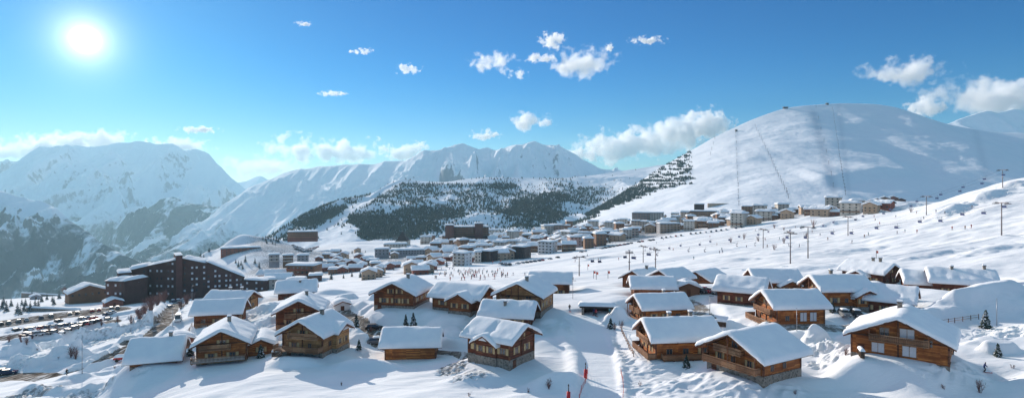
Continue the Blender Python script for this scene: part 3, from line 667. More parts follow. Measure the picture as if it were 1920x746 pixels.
# ------------------------------------------------------------------ clouds: real volumes, each its own
def cloud_material(size, dens, wisp, k):
    m, t, out = material('cloud')
    tc = t.new('ShaderNodeTexCoord').outputs['Object']; pos = t.new('ShaderNodeNewGeometry').outputs['Position']
    off = t.vmath('ADD', pos, (k * 911.0, k * 377.0, 0))
    n = t.noise(off, 1.0 / size * 2.6, 8, 0.58)
    r = t.vmath('LENGTH', tc)
    sep = t.new('ShaderNodeSeparateXYZ', Vector=tc).outputs[2]
    r = t.math('ADD', r, t.math('MULTIPLY', t.math('MAXIMUM', t.math('MULTIPLY', sep, -1.0), 0.0), 0.55))   # flatter base
    v = t.math('SUBTRACT', t.math('ADD', t.math('MULTIPLY', t.math('SUBTRACT', n, 0.5), 3.2 + wisp), 0.55), r)
    d = t.math('MULTIPLY', t.ramp(v, 0.0, 0.25 + wisp * 0.5), dens)
    p = t.new('ShaderNodeVolumePrincipled', Density=d, Anisotropy=0.25); t.put(p.inputs['Color'], (0.995, 0.997, 1.0))
    t.l.new(p.outputs[0], out.inputs['Volume']); return m
CLOUD_N = 0
def cloud(px, row, w_, h_, D, label, wisp=0.0, thick=1.0, kmul=1.0):
    global CLOUD_N; CLOUD_N += 1
    c = at(px, row, D); rx = w_ / F * D * 0.5 * 1.5; rz = h_ / F * D * 0.5 * 1.75; ry = max(rz * 1.3, rx * 0.45)
    bm = bmesh.new(); bmesh.ops.create_icosphere(bm, subdivisions=2, radius=1.06)
    me = bpy.data.meshes.new('cloud'); bm.to_mesh(me); bm.free()
    me.materials.append(cloud_material(min(rx, rz * 2.2), 5.0 * thick / min(rx, rz * 2.0), wisp, CLOUD_N))
    o = bpy.data.objects.new('cloud', me); COL.objects.link(o)
    o.location = c; o.scale = (rx, ry, rz); tag(o, label, 'cloud', kind='thing'); return o
CLOUDS = [
 (1095, 125, 120, 48, 7000, 'bright white cloud, the largest high in the middle of the sky', 0.1),
 (1015, 112, 60, 18, 7000, 'thin white cloud trailing left from the largest mid-sky cloud', 0.5),
 (1036, 80, 42, 28, 7000, 'small round white cloud above the largest mid-sky cloud', 0.1),
 (925, 121, 76, 34, 7000, 'ragged white cloud left of the largest mid-sky cloud', 0.4),
 (968, 140, 40, 16, 7000, 'faint wisp of cloud below the ragged mid-sky cloud', 0.8),
 (765, 132, 44, 18, 7000, 'small puffy cloud above the left shoulder of the middle peaks', 0.2),
 (990, 232, 80, 30, 14800, 'low round cloud right above the jagged middle peaks', 0.2),
 (907, 254, 58, 17, 14800, 'flat little cloud touching the jagged peak', 0.3),
 (569, 46, 30, 10, 7000, 'small cloud highest of the left part of the sky', 0.4),
 (679, 98, 42, 10, 7000, 'thin cloud streak right of the sun at mid height', 0.6),
 (622, 177, 50, 10, 7000, 'thin flat cloud between the sun and the small puffy cloud', 0.5),
 (375, 245, 66, 13, 14800, 'flat cloud just above the right shoulder of the hazy massif', 0.4),
 (1213, 78, 62, 13, 7000, 'wispy cloud right of the bright mid-sky clouds', 0.6),
 (1142, 92, 16, 14, 7000, 'tiny cloud between the round one and the wispy one', 0.5),
 (1700, 140, 150, 50, 8000, 'soft grey white cloud above the big ski hill', 0.3),
]
for px, row, w_, h_, D, lab, wi in CLOUDS: cloud(px, row, w_, h_, D, lab, wi)
cloud(1850, 196, 250, 66, 9500, 'large soft cloud bank at the right edge behind the big hill', 0.25)
cloud(1735, 205, 60, 40, 9500, 'cloud puff at the left tip of the large right hand bank', 0.2)
cloud(1325, 243, 80, 60, 14800, 'tall cumulus head against the left flank of the big ski hill', 0.0, 1.3)
cloud(1245, 268, 130, 54, 14800, 'long cumulus bank rising towards the big ski hill', 0.0, 1.3)
cloud(1145, 284, 130, 58, 14800, 'cumulus heap standing right of the jagged middle peaks', 0.0, 1.3)
cloud(1200, 272, 110, 50, 14800, 'middle heap of the long cumulus bank left of the big ski hill', 0.0, 1.3)
cloud(1285, 254, 90, 56, 14800, 'rounded cumulus between the long bank and its tall head', 0.0, 1.3)
cloud(1100, 292, 80, 30, 14800, 'low left tail of the cumulus bank beside the jagged peaks', 0.1, 1.3)
cloud(1880, 180, 160, 50, 9500, 'upper heap of the large cloud bank at the right edge', 0.2, 1.2)
cloud(120, 278, 140, 40, 15000, 'bright cloud filling the gap on the left shoulder of the massif', 0.1, 1.3)
cloud(565, 284, 120, 46, 14800, 'blue grey cumulus above the smooth snow shoulder', 0.1, 1.2)
cloud(650, 288, 150, 44, 14800, 'white cumulus behind the snow shoulder left of the jagged peaks', 0.1, 1.2)
cloud(755, 288, 100, 32, 14800, 'low cumulus ending at the foot of the jagged peaks', 0.1, 1.2)
cloud(65, 285, 190, 52, 15000, 'bright cloud bank at the left edge behind the massif', 0.1, 1.2)
cloud(190, 270, 150, 36, 15000, 'backlit cloud lying on the crest of the massif below the sun', 0.15, 1.0)
cloud(330, 278, 130, 28, 15000, 'sunlit cloud peeping over the right crest of the massif', 0.15, 1.0)
cloud(500, 318, 190, 42, 15500, 'pale low cloud over the gap behind the tiny far peak', 0.5, 0.5)
# ------------------------------------------------------------------ chalets of the hamlet
def roofsnow_material():
    m, t, out = material('roof_snow'); tc = t.new('ShaderNodeTexCoord').outputs['Object']
    n = t.noise(tc, 1.4, 6, 0.6); n2 = t.noise(tc, 0.35, 4)
    c = t.mix(t.ramp(n2, 0.3, 0.7), (0.82, 0.84, 0.87), (0.89, 0.90, 0.91))
    principled(t, out, c, 0.6, bump(t, t.math('ADD', n, n2), 0.4, 0.12), 0.0); return m
M_ROOFSNOW = roofsnow_material()
CH = []
def chalet(px, row, D, W_, L_, H, rel, label, pitch=26, wood=0, stone=1.4, og=1.25, oe=1.0, snow=0.58, seed=None,
           front=None, right=None, left=None, balc=(), cross=None, annex=None, chim=((0.2, 0.2),), posts=True, upper=None, flat=1.0, name='chalet', gablewood=None):
    """W_ = gable width, L_ = length under the ridge, H = eave height; rel = how far the gable is turned from the viewer (0 = seen square on, + = turned right)"""
    seed = seed or int(px) % 97 + 1; H += 0.45; snow *= 0.85
    rnd = random.Random(seed)
    a = math.atan2(px - CX, F); rz = R(rel) - a
    loc = at(px, row, D)
    root = thing(name, label, 'chalet', loc, rz, 'timber chalets of the snowy hamlet')
    CH.append((loc.x, loc.y, loc.z, max(W_, L_) / 2 + 0.5, flat))
    tp = math.tan(R(pitch)); hw, hl = W_ / 2, L_ / 2; zr = H + hw * tp
    wm = M_WOODS[wood]
    MB().prism([(-hw, stone), (hw, stone), (hw, H), (0, zr), (-hw, H)], -hl, hl).build('wall', wm, root)
    MB().box(-hw - 0.12, hw + 0.12, -hl - 0.12, hl + 0.12, -2.5, stone).build('stone_base', M_STONE, root)
    roofW, roofL = W_ + 2 * oe, L_ + 2 * og
    gable_roof(root, roofW, roofL, zr + 0.34, pitch, M_TRIM, snow=snow, seed=seed)
    # corner posts and tie beam
    if posts:
        pm = MB().box(-0.13, 0.13, -0.13, 0.13, stone + 0.003, H + 0.1).mesh('post', M_TRIM)
        for sx in (-1, 1):
            for sy in (-1, 1): put('post', pm, root, (sx * hw, sy * hl, 0))
        MB().box(-0.11, 0.11, -hl - 0.12, -hl + 0.05, stone + 0.003, zr - 0.1).build('post', M_TRIM, root)
        g = MB().box(-hw - 0.5, hw + 0.5, -hl - 0.16, -hl - 0.003, H - 0.12, H + 0.10)
        g.build('beam', M_TRIM, root)
    # windows
    floors = []
    z = stone + 0.75
    while z + 1.2 < zr - 0.6: floors.append(z); z += 2.55
    def fill(face, half, dist, lst, gable):
        if lst is None:
            lst = []
            for zf in floors:
                lim = half - 0.8 if zf + 1.3 < H or not gable else max(0.0, (zr - zf - 1.5) / tp - 0.5)
                if not gable and zf + 1.2 > H: continue
                if lim < 0.4: lst.append((0.0, zf, 0.9, 0.9, 0)) if lim > 0 else None; continue
                n = max(1, int(lim * 2 / 3.0))
                for i in range(n):
                    x = -lim + (i + 0.5) * 2 * lim / n + rnd.uniform(-0.2, 0.2)
                    lst.append((x, zf, rnd.choice((0.9, 1.2, 1.2)), rnd.choice((1.1, 1.2)), rnd.random() < 0.65))
        for q in lst: window(root, q[0], q[1], q[2], q[3], dist + 0.004, face, bool(q[4]), blind=len(q) > 5)
    fill(0, hw, hl, front, True); fill(1, hl, hw, right, False); fill(3, hl, hw, left, False)
    fill(2, hw, hl, None, True)
    for b in balc:    # face, x0, x1, z, depth
        dist = hl if b[0] in (0, 2) else hw
        balcony(root, b[1], b[2], b[3], dist + 0.004, b[0], b[4] if len(b) > 4 else 1.2, snow=len(b) > 5)
    if balc:
        fb = min((b for b in balc), key=lambda b: b[3]); dist = hl if fb[0] in (0, 2) else hw; dp = (fb[4] if len(fb) > 4 else 1.2) - 0.1
        for x in (fb[1] + 0.1, (fb[1] + fb[2]) / 2, fb[2] - 0.1):
            top = (zr - abs(x) * tp if fb[0] in (0, 2) else H - dp * tp) + 0.1; a_ = fb[0] * math.pi / 2
            if dp < og + 0.2 or fb[0] in (1, 3): q = (x * math.cos(a_) + (dist + min(dp, og)) * math.sin(a_), x * math.sin(a_) - (dist + min(dp, og)) * math.cos(a_), 0)
            else: q = None
            if q and top > fb[3] + 1.5: MB().box(-0.08, 0.08, -0.08, 0.08, fb[3] + 0.003, top).build('balcony_post', M_TRIM, root).location = q
    MB().box(-hw + 0.9, -hw + 1.9, -hl - 0.17, -hl - 0.125, -0.2, 2.0).build('door', M_TRIM, root)
    for i, (cx_, cy_) in enumerate(chim):
        x, y = cx_ * hw, cy_ * hl; zt = zr - abs(x) * tp
        c = MB().box(x - 0.35, x + 0.35, y - 0.3, y + 0.3, zt - 0.5, zt + 1.9).build('chimney', M_STONE, root)
        MB().box(x - 0.47, x + 0.47, y - 0.42, y + 0.42, zt + 1.903, zt + 2.03).build('chimney_cap', M_METAL, c)
        MB().box(x - 0.42, x + 0.42, y - 0.38, y + 0.38, zt + 2.033, zt + 2.3).build('snow', M_ROOFSNOW, c)
    if cross:       # (side, offset along ridge, width, reach, eave height, pitch)
        sd, off, cw, reach, ch_, cp = cross; tq = math.tan(R(cp)); zc = ch_ + cw / 2 * tq; Lc = hw + reach
        dx = sd * Lc / 2
        poly = [(-cw / 2, stone + 0.01), (cw / 2, stone + 0.01), (cw / 2, ch_), (0, zc), (-cw / 2, ch_)]
        o = MB().prism(poly, -Lc / 2, Lc / 2).build('gable_wing', wm, root); o.location = (dx, off, 0); o.rotation_euler = (0, 0, sd * math.pi / 2)
        b = MB().box(-cw / 2 - 0.1, cw / 2 + 0.1, -Lc / 2 - 0.1, Lc / 2, -2.5, stone + 0.008).build('wing_base', M_STONE, o)
        rr = gable_roof(root, cw + 1.4, Lc + 0.9, zc + 0.33, cp, M_TRIM, cx=dx + sd * 0.45, cy=off, rz=sd * math.pi / 2, snow=snow * 0.9, seed=seed + 31)
        for zf in floors:
            if zf + 1.2 < zc - 0.5:
                if zf + 1.2 < ch_ and cw > 4:
                    window(o, -cw / 4, zf, 1.0, 1.15, Lc / 2 + 0.004, 0, True); window(o, cw / 4, zf, 1.0, 1.15, Lc / 2 + 0.004, 0, True)
                else: window(o, 0, zf, 1.1, 1.1, Lc / 2 + 0.004, 0, cw > 4.5)
    if annex:       # (side, offset, width across ridge, length, eave height, pitch) a lower wing with its gable to the front
        sd, y0, aw, al, ah, ap = annex; ta = math.tan(R(ap)); za = ah + aw / 2 * ta
        cx_ = sd * (hw + aw / 2 - 0.02)
        o = MB().prism([(-aw / 2, 0.8), (aw / 2, 0.8), (aw / 2, ah), (0, za), (-aw / 2, ah)], -al / 2, al / 2).build('side_wing', wm, root); o.location = (cx_, y0, 0)
        MB().box(-aw / 2 - 0.1, aw / 2 + 0.1, -al / 2 - 0.1, al / 2 + 0.1, -2.5, 0.797).build('wing_base', M_STONE, o)
        gable_roof(root, aw + 1.2, al + 1.4, za + 0.3, ap, M_TRIM, cx=cx_, cy=y0, snow=snow * 0.85, seed=seed + 17)
        window(o, 0, 1.6, 1.1, 1.1, al / 2 + 0.004, 0, True)
    return root

C_ = chalet
C_(424, 672, 128, 9.4, 11.5, 4.3, -8, 'honey brown chalet with two front balconies left of the dark round fir', 28, 0, 1.0, balc=((0, -4.2, 1.8, 3.75, 1.1), (0, -5.6, 4.6, 1.5, 1.7, 1)), annex=(1, 1.2, 5.2, 8.0, 3.0, 24), chim=((0.1, 0.2),), seed=3)
C_(592, 662, 124, 9.0, 9.6, 4.7, -32, 'big pale timber chalet with grey railed balconies on two floors, front row left', 29, 3, 1.6, balc=((0, -2.8, 4.0, 4.6, 1.2), (0, -5.6, 4.7, 2.1, 1.9)), cross=(1, 1.5, 5.2, 1.0, 4.8, 26), seed=8)
C_(566, 609, 150, 10.4, 10.5, 3.9, -8, 'brown chalet with long middle balcony behind the two front left chalets', 27, 1, 0.8, balc=((0, -3.2, 3.4, 3.3, 1.3), (0, -5.0, 4.4, 0.7, 1.5)), seed=14)
C_(414, 607, 163, 8.2, 11.0, 3.4, 76, 'low chalet with a smooth snow slab roof and open porch, far left hamlet', 30, 1, 0.5, balc=((3, -5.0, 1.0, 0.6, 1.6),), seed=21, chim=())
C_(436, 588, 188, 8.6, 12.0, 4.3, 58, 'chalet with pale end wall half hidden behind the snow slab roof', 27, 3, 1.6, seed=25, chim=((0.3, -0.4), (0.4, 0.3)), snow=0.5)
C_(557, 566, 200, 8.8, 11.0, 3.8, 86, 'snow buried chalet with only its roof showing above the long balcony chalet', 27, 2, 0.8, seed=30, chim=((-0.4, -0.2),), snow=1.1)
C_(298, 676, 126, 8.8, 8.4, 1.0, 78, 'low chalet whose roof snow nearly reaches the ground beside two small firs', 32, 1, 0.3, seed=33, snow=1.0, chim=((-0.05, -0.55),), front=[(0, 1.2, 1.0, 1.0, 0)], right=[], left=[])
C_(755, 574, 155, 10.6, 11.5, 3.8, -22, 'brown gabled chalet with five shuttered windows, left of the pair behind the two small firs', 26, 1, 1.3, seed=38, front=[(-2.8, 2.0, 1.3, 1.2, 1), (0.4, 2.0, 1.3, 1.2, 1), (3.0, 2.0, 1.0, 1.2, 1), (-0.9, 4.4, 1.0, 1.1, 1), (1.4, 4.4, 1.0, 1.1, 1)])
C_(868, 584, 150, 8.6, 12.5, 3.9, 62, 'chalet with a left front gable and a right end gable on a stone base', 27, 1, 1.5, seed=41, cross=(-1, -2.4, 6.0, 2.0, 3.9, 27), balc=((3, -0.8, 4.0, 1.7, 1.2),), chim=())
C_(985, 586, 148, 11.2, 11.0, 4.8, -18, 'tall plain grey brown chalet with two small white balconies under the gable', 26, 3, 1.6, seed=47, front=[(-2.8, 4.0, 1.4, 1.3, 0), (2.6, 4.0, 1.4, 1.3, 0), (-2.2, 1.9, 1.1, 1.1, 0), (2.6, 1.9, 1.1, 1.1, 1)], balc=((0, -4.4, -1.4, 3.9, 1.0), (0, 1.2, 4.2, 3.9, 1.0)), chim=((0.2, -0.4),))
C_(1032, 556, 185, 8.8, 11.5, 4.6, 86, 'chalet roof peeping out right behind the tall grey brown chalet', 26, 1, 1.0, seed=52, chim=())
C_(955, 612, 137, 8.0, 10.6, 2.8, 78, 'low chalet with broken roof snow right behind the dark shuttered chalet', 27, 2, 0.8, seed=55, chim=((-0.5, 0.1),), snow=0.85)
C_(940, 680, 111, 8.0, 9.4, 5.0, 54, 'dark timber chalet on tall stone base with pale shutters, front row centre', 26, 2, 2.2, seed=58, cross=(-1, 0.4, 4.6, 0.4, 4.5, 30), chim=(), og=1.3,
   left=[(3.2, 3.0, 1.3, 1.2, 1), (0.9, 3.0, 1.0, 1.2, 1), (-2.6, 3.0, 1.6, 1.2, 1)], front=[(-1.8, 2.9, 1.0, 1.3, 1), (1.6, 2.9, 1.0, 1.3, 1), (0, 5.2, 1.0, 1.0, 1)])
C_(773, 671, 124, 7.4, 10.2, 3.2, 84, 'low chalet with upright board wall under a flat snow slab, beside the two small firs', 27, 0, 0.4, seed=63, chim=(), snow=0.95, left=[])
# right half
C_(1205, 543, 192, 9.0, 9.0, 3.6, -35, 'small chalet with chimney peeping over the back of the right cluster', 27, 1, 0.8, seed=66)
C_(1258, 545, 182, 8.6, 9.0, 3.8, -38, 'dark gabled chalet behind the roofs, fully to the back of the right cluster', 27, 2, 0.8, seed=68, chim=())
C_(1222, 562, 168, 8.2, 10.6, 3.6, -82, 'chalet with smooth roof, third back in the left file of the right cluster', 27, 1, 0.8, seed=70, chim=())
C_(1236, 604, 149, 8.6, 11.2, 4.0, -66, 'chalet with sunlit balconied gable, second in the left file of the right cluster', 28, 0, 1.2, seed=73, balc=((0, -3.4, 3.4, 3.2, 1.2), (0, -4.2, 4.2, 0.9, 1.5)), chim=((-0.4, 0.35),))
C_(1270, 668, 113, 9.0, 11.8, 4.0, -68, 'big chalet with wide snow roof and long side balcony by the piste', 29, 0, 1.0, seed=77, balc=((0, -3.4, 3.4, 3.6, 1.2), (0, -4.6, 4.6, 1.1, 1.6), (1, -5.0, 3.0, 1.1, 1.4)), chim=((-0.2, 0.5), (-0.3, -0.2)))
C_(1322, 542, 196, 9.4, 10.0, 3.3, -30, 'low chalet with cars in front of its snowy gable', 26, 1, 0.5, seed=80, chim=())
C_(1392, 573, 155, 8.8, 10.6, 4.1, 80, 'chalet with snow slab roof and dark walls beside the lane bend', 28, 2, 1.2, seed=84, chim=(), snow=0.9)
C_(1449, 549, 177, 9.4, 12.0, 3.7, -70, 'back row chalet with gables at both ends left of the timber balcony chalet', 28, 1, 0.8, seed=88, cross=(1, 3.0, 5.6, 1.6, 3.0, 26), chim=())
C_(1480, 606, 130, 8.8, 10.6, 4.0, -60, 'chalet with open terrace at its sunlit left gable, middle of the right cluster', 29, 0, 0.9, seed=90, balc=((0, -3.6, 3.6, 2.9, 1.2), (0, -5.0, 5.4, 0.7, 2.4)), chim=(), right=[(2.8, 1.4, 1.6, 2.0, 0, 1), (0.6, 1.4, 1.6, 2.0, 0, 1), (-3, 1.6, 1.0, 1.1, 0)])
C_(1568, 574, 143, 9.0, 11.0, 4.2, -60, 'chalet with honey timber gable and parked cars in front', 28, 0, 1.0, seed=93, balc=((0, -3.6, 3.6, 3.1, 1.3), (0, -4.6, 4.6, 1.0, 1.4)), chim=((-0.1, -0.2),), cross=(1, 4.0, 5.0, 1.4, 3.4, 26))
C_(1632, 533, 181, 8.8, 12.0, 3.8, 60, 'back row chalet with red brown end gable and two chimneys', 27, 2, 0.8, seed=95, chim=((0, -0.5), (0.1, -0.1)), cross=(-1, 0.5, 5.0, 1.4, 3.0, 26))
C_(1660, 590, 139, 9.2, 10.6, 3.7, 84, 'chalet with half sunlit roof behind the big honey front chalet', 28, 2, 1.0, seed=97, chim=())
C_(1728, 556, 164, 8.8, 8.0, 3.8, -78, 'chalet with white wind lip on its roof, left of the last two on the right', 28, 2, 0.8, seed=99, chim=(), snow=0.9)
C_(1800, 556, 158, 9.2, 13.0, 3.8, -80, 'long roofed chalet furthest right of the hamlet', 28, 2, 0.8, seed=101, chim=((0, 0.8), (0.2, -0.3)), snow=0.9)
C_(1412, 702, 98, 10.8, 9.4, 4.0, -37, 'honey timber chalet on stone base with long balcony, nearest in the foreground', 27, 0, 1.9, seed=104, chim=(), og=1.5, oe=1.2, balc=((0, -5.4, 5.0, 2.2, 1.5), (0, -3.4, 2.0, 4.4, 1.1)), right=[(0.5, 2.4, 0.9, 1.0, 0), (-2.6, 2.4, 0.9, 1.0, 0)])
C_(1692, 664, 99, 13.2, 11.0, 3.2, -6, 'broad honey timber chalet with three pale window blinds, rightmost in the front', 25, 0, 0.5, seed=107, chim=((-0.1, 0.5),), og=1.3, oe=1.0, front=[(-2.8, 1.0, 1.9, 1.7, 0, 1), (1.5, 1.0, 2.0, 1.8, 0, 1), (1.2, 3.7, 2.1, 1.8, 0, 1), (-1.9, 3.7, 1.4, 1.6, 0), (4.0, 3.0, 1.2, 1.2, 0)], balc=((0, -4.0, 4.2, 3.2, 1.1),))

def settle_chalets():
    for (x, y, z, r, fl) in CH:
        sr, sc = window_(x, y, r + 10); d = np.hypot(XG[sr, sc] - x, YG[sr, sc] - y)
        k = (1 - sstep(d, r * 0.8, r + 6.5)) * fl
        ZG[sr, sc] = ZG[sr, sc] * (1 - k) + (z + 0.75) * k
        FLAT[sr, sc] = np.maximum(FLAT[sr, sc], (1 - sstep(d, r * 0.9, r + 2)) * 0.7)
# scuffed, cut-up snow beside the piste and along the ploughed lanes
def rough(px, row, rx, ry, amp, ang=0.0, dirt=0.0, freq=1.0):
    p = hit(px, row); sr, sc = window_(p.x, p.y, max(rx, ry) * 1.2); X, Y = XG[sr, sc], YG[sr, sc]
    u, v = local(X, Y, p.x, p.y, R(ang)); k = 1 - sstep(np.hypot(u / rx, v / ry) + 0.25 * fbm(X / 3, Y / 3, 2, 4), 0.6, 1.0)
    k = k * (1 - np.clip(FLAT[sr, sc] + ROAD[sr, sc] + PISTE[sr, sc], 0, 1))
    ZG[sr, sc] += k * amp * (ridged(X * freq / 2.2, Y * freq / 1.8, 4, 13) - 0.9)
    DIRT[sr, sc] = np.maximum(DIRT[sr, sc], k * dirt)
def roughen():
    for a in ((1260, 716, 12, 5, 0.30, 5, 0, 0.8), (1200, 690, 6, 5, 0.25), (1400, 728, 12, 4, 0.3), (850, 690, 4.5, 4, 0.45, 20, 0.75, 1.6), (880, 700, 5, 4, 0.35, 0, 0.6, 1.6), (60, 738, 12, 3, 0.6, 0, 0.7), (150, 742, 8, 2, 0.6, 0, 0.6),
              (1800, 690, 9, 3, 0.4, 20), (1530, 650, 5, 5, 0.8, 0, 0.3), (1890, 620, 8, 5, 0.6), (1080, 600, 5, 4, 0.4), (480, 580, 8, 7, 0.7), (500, 600, 6, 5, 0.8), (1060, 615, 6, 5, 0.5), (1560, 670, 5, 3, 0.7, 0, 0.3),
              (100, 650, 18, 12, 0.7, 0, 0.4), (220, 620, 18, 12, 0.8, 0, 0.5), (30, 670, 14, 8, 0.6, 0, 0.4), (240, 690, 6, 4, 0.5, 0, 0.6), (300, 600, 12, 16, 0.6, 0, 0.4), (640, 620, 6, 4, 0.5, 0, 0.3), (1150, 660, 3, 9, 0.3)): rough(*a)

def tracks():
    r = random.Random(8)
    T = [[(1180, 740), (1230, 700), (1290, 705), (1350, 715)], [(1200, 640), (1190, 670), (1215, 700), (1260, 735)], [(1500, 735), (1580, 728), (1680, 735), (1780, 742)], [(1860, 690), (1800, 705), (1740, 725), (1700, 745)],
         [(1900, 650), (1840, 700), (1800, 740)], [(1550, 745), (1620, 738), (1720, 722), (1840, 712), (1920, 706)], [(360, 735), (480, 728), (620, 736), (760, 728), (860, 738)], [(1060, 640), (1040, 670), (1060, 700), (1050, 740)],
         [(270, 720), (420, 716), (560, 722)], [(1095, 640), (1105, 700), (1108, 745)], [(1140, 650), (1150, 700), (1152, 745)], [(700, 590), (780, 600), (850, 592)], [(20, 712), (90, 722), (150, 724)]]
    for k in range(26):
        x, y = r.uniform(1080, 1850), 0; y = 512 - (x - 1000) * 0.10 + r.uniform(-34, 12); T.append([(x, y), (x + r.uniform(20, 60), y + r.uniform(-12, 2)), (x + r.uniform(70, 140), y + r.uniform(-24, 2))])
    for i, pts in enumerate(T): bank(pts, 0.95 if pts[0][1] > 560 else 1.5, -0.3 if pts[0][1] > 560 else -0.45, nz=0.4, lump=2.5, seed=i)
settle_chalets()
finish_ground()
roughen()
town_dirt()
tracks()
ground_o = grid_mesh('ground', XG, YG, ZG, M_SNOW, {'road': ROAD, 'piste': PISTE, 'dirt': DIRT}); tag(ground_o, kind='structure')
# ------------------------------------------------------------------ town buildings
def wallmat(name, c, v=0.2): return plain(name, c, 0.8, v, 0.25)
M_WALL = {k: wallmat(k + '_wall', c) for k, c in dict(cream=(0.50, 0.46, 0.40), white=(0.62, 0.62, 0.62), tan=(0.44, 0.31, 0.21), brown=(0.20, 0.105, 0.06), red=(0.25, 0.085, 0.055), dark=(0.06, 0.042, 0.038), grey=(0.30, 0.30, 0.31), pink=(0.46, 0.31, 0.27), orange=(0.62, 0.34, 0.12), maroon=(0.11, 0.045, 0.038), plum=(0.085, 0.040, 0.034)).items()}
_bw = {}
def bwin(parent, x, z, dist, w_=1.1, h_=1.2, face=0, mat=None):
    mat = mat or M_GLASS; k = (round(w_, 1), round(h_, 1), mat.name)
    if k not in _bw: _bw[k] = MB().box(-w_ / 2, w_ / 2, -0.05, 0.05, 0, h_).mesh('window', mat)
    a = face * math.pi / 2
    return put('window', _bw[k], parent, (x * math.cos(a) + dist * math.sin(a), x * math.sin(a) - dist * math.cos(a), z), a)
def flat_snow(W_, L_, z, th, seed, dome=0.0, over=0.3):
    nx, ny = max(9, int(W_ / 2)), max(7, int(L_ / 2))
    e = lambda n: (lambda t: np.sign(t) * (1 - (1 - np.abs(t)) ** 1.6))(np.linspace(-1, 1, n))
    X, Y = np.meshgrid(e(nx) * (W_ / 2 + over), e(ny) * (L_ / 2 + over))
    de = np.minimum(W_ / 2 + over - np.abs(X), L_ / 2 + over - np.abs(Y)); q = np.clip(de / (th * 0.9), 0, 1)
    T = (th + dome * np.clip(de / (min(W_, L_) / 2), 0, 1) ** 0.7) * np.sqrt(1 - (1 - q) ** 2) * (1 + 0.3 * fbm(X / 6 + seed, Y / 6, 3, seed % 30))
    m = MB(); m.surf(X, Y, z + 0.003 + T)
    m.add([(x, y, z + 0.003) for x, y in ((-W_ / 2 - over, -L_ / 2 - over), (W_ / 2 + over, -L_ / 2 - over), (W_ / 2 + over, L_ / 2 + over), (-W_ / 2 - over, L_ / 2 + over))], [(3, 2, 1, 0)])
    return m
SITES = []          # (x, y, radius) of everything built
def site(px, row, D=None):
    p = hit(px, row) if D is None else at(px, row, D)
    return p
def block(px, row, D, wpx, hpx, kind, wall, label, depth=None, rel=0, bands='cream', name='apartment_block', roof='flat', ncol=None, group='apartment blocks of the resort town', end=None, dome=0.5):
    """a multi storey building; wpx, hpx its size in the picture, D its distance"""
    W_ = wpx / F * D; H = hpx / F * D; L_ = depth or min(W_, 14); a = math.atan2(px - CX, F)
    p = at(px, row, D); rz = R(rel) - a
    t = thing(name, label, 'building', p, rz, group)
    SITES.append((p.x, p.y, max(W_, L_) / 2 + 2, p.z))
    m = M_WALL[wall]; fl = max(1, round(H / 2.9)); fh = H / fl
    if roof == 'flat':
        MB().box(-W_ / 2, W_ / 2, -L_ / 2, L_ / 2, -6, H).build('wall', m, t)
        r = MB().box(-W_ / 2 - 0.5, W_ / 2 + 0.5, -L_ / 2 - 0.9, L_ / 2 + 0.5, H + 0.003, H + 0.35).build('roof', M_WALL['dark'], t)
        flat_snow(W_ + 1, L_ + 1.4, H + 0.35, 0.9, int(px), dome).build('roof_snow', M_ROOFSNOW, r)
    else:
        pt = 22; tp = math.tan(R(pt)); he = max(H - W_ / 2 * tp * (1 if roof == 'gable' else 0), 2.4)
        if roof == 'gable':
            zr = he + W_ / 2 * tp
            MB().prism([(-W_ / 2, -6), (W_ / 2, -6), (W_ / 2, he), (0, zr), (-W_ / 2, he)], -L_ / 2, L_ / 2).build('wall', m, t)
            gable_roof(t, W_ + 2, L_ + 2, zr + 0.35, pt, M_WALL['dark'], snow=0.9, seed=int(px))
        else:      # long roof seen from the side
            he = H - L_ / 2 * tp; zr = H
            o = MB().prism([(-L_ / 2, -6), (L_ / 2, -6), (L_ / 2, he), (0, zr), (-L_ / 2, he)], -W_ / 2, W_ / 2).build('wall', m, t); o.rotation_euler = (0, 0, math.pi / 2)
            gable_roof(t, L_ + 2, W_ + 2, zr + 0.35, pt, M_WALL['dark'], rz=math.pi / 2, snow=0.9, seed=int(px))
        fl = max(1, int(he / 2.8)); fh = he / fl
    nc = ncol or max(2, min(12, int(W_ / 3.4)))
    if kind in ('bands', 'banded'):
        for f in range(fl):
            z = f * fh
            b = MB().box(-W_ / 2 + 0.3, W_ / 2 - 0.3, -L_ / 2 - 1.3, -L_ / 2 - 0.003, z + 0.05, z + 0.25)
            b.box(-W_ / 2 + 0.3, W_ / 2 - 0.3, -L_ / 2 - 1.3, -L_ / 2 - 1.2, z + 0.253, z + 1.15)
            b.build('balcony', M_WALL[bands], t)
    budget = 60
    for f in range(fl):
        for c in range(nc):
            if budget <= 0: break
            x = -W_ / 2 + (c + 0.5) * W_ / nc
            bwin(t, x, f * fh + 1.0, L_ / 2 + 0.02, 1.4 if kind == 'bands' else 1.1, min(1.4, fh - 1.3)); budget -= 1
        if L_ > 6 and budget > 0:
            for c in range(2):
                s_ = 1 if (rel + math.degrees(-0)) < 0 or px < CX else 3
                bwin(t, (c - 0.5) * L_ / 2, f * fh + 1.0, W_ / 2 + 0.02, 1.0, min(1.3, fh - 1.3), s_); budget -= 1
    return t

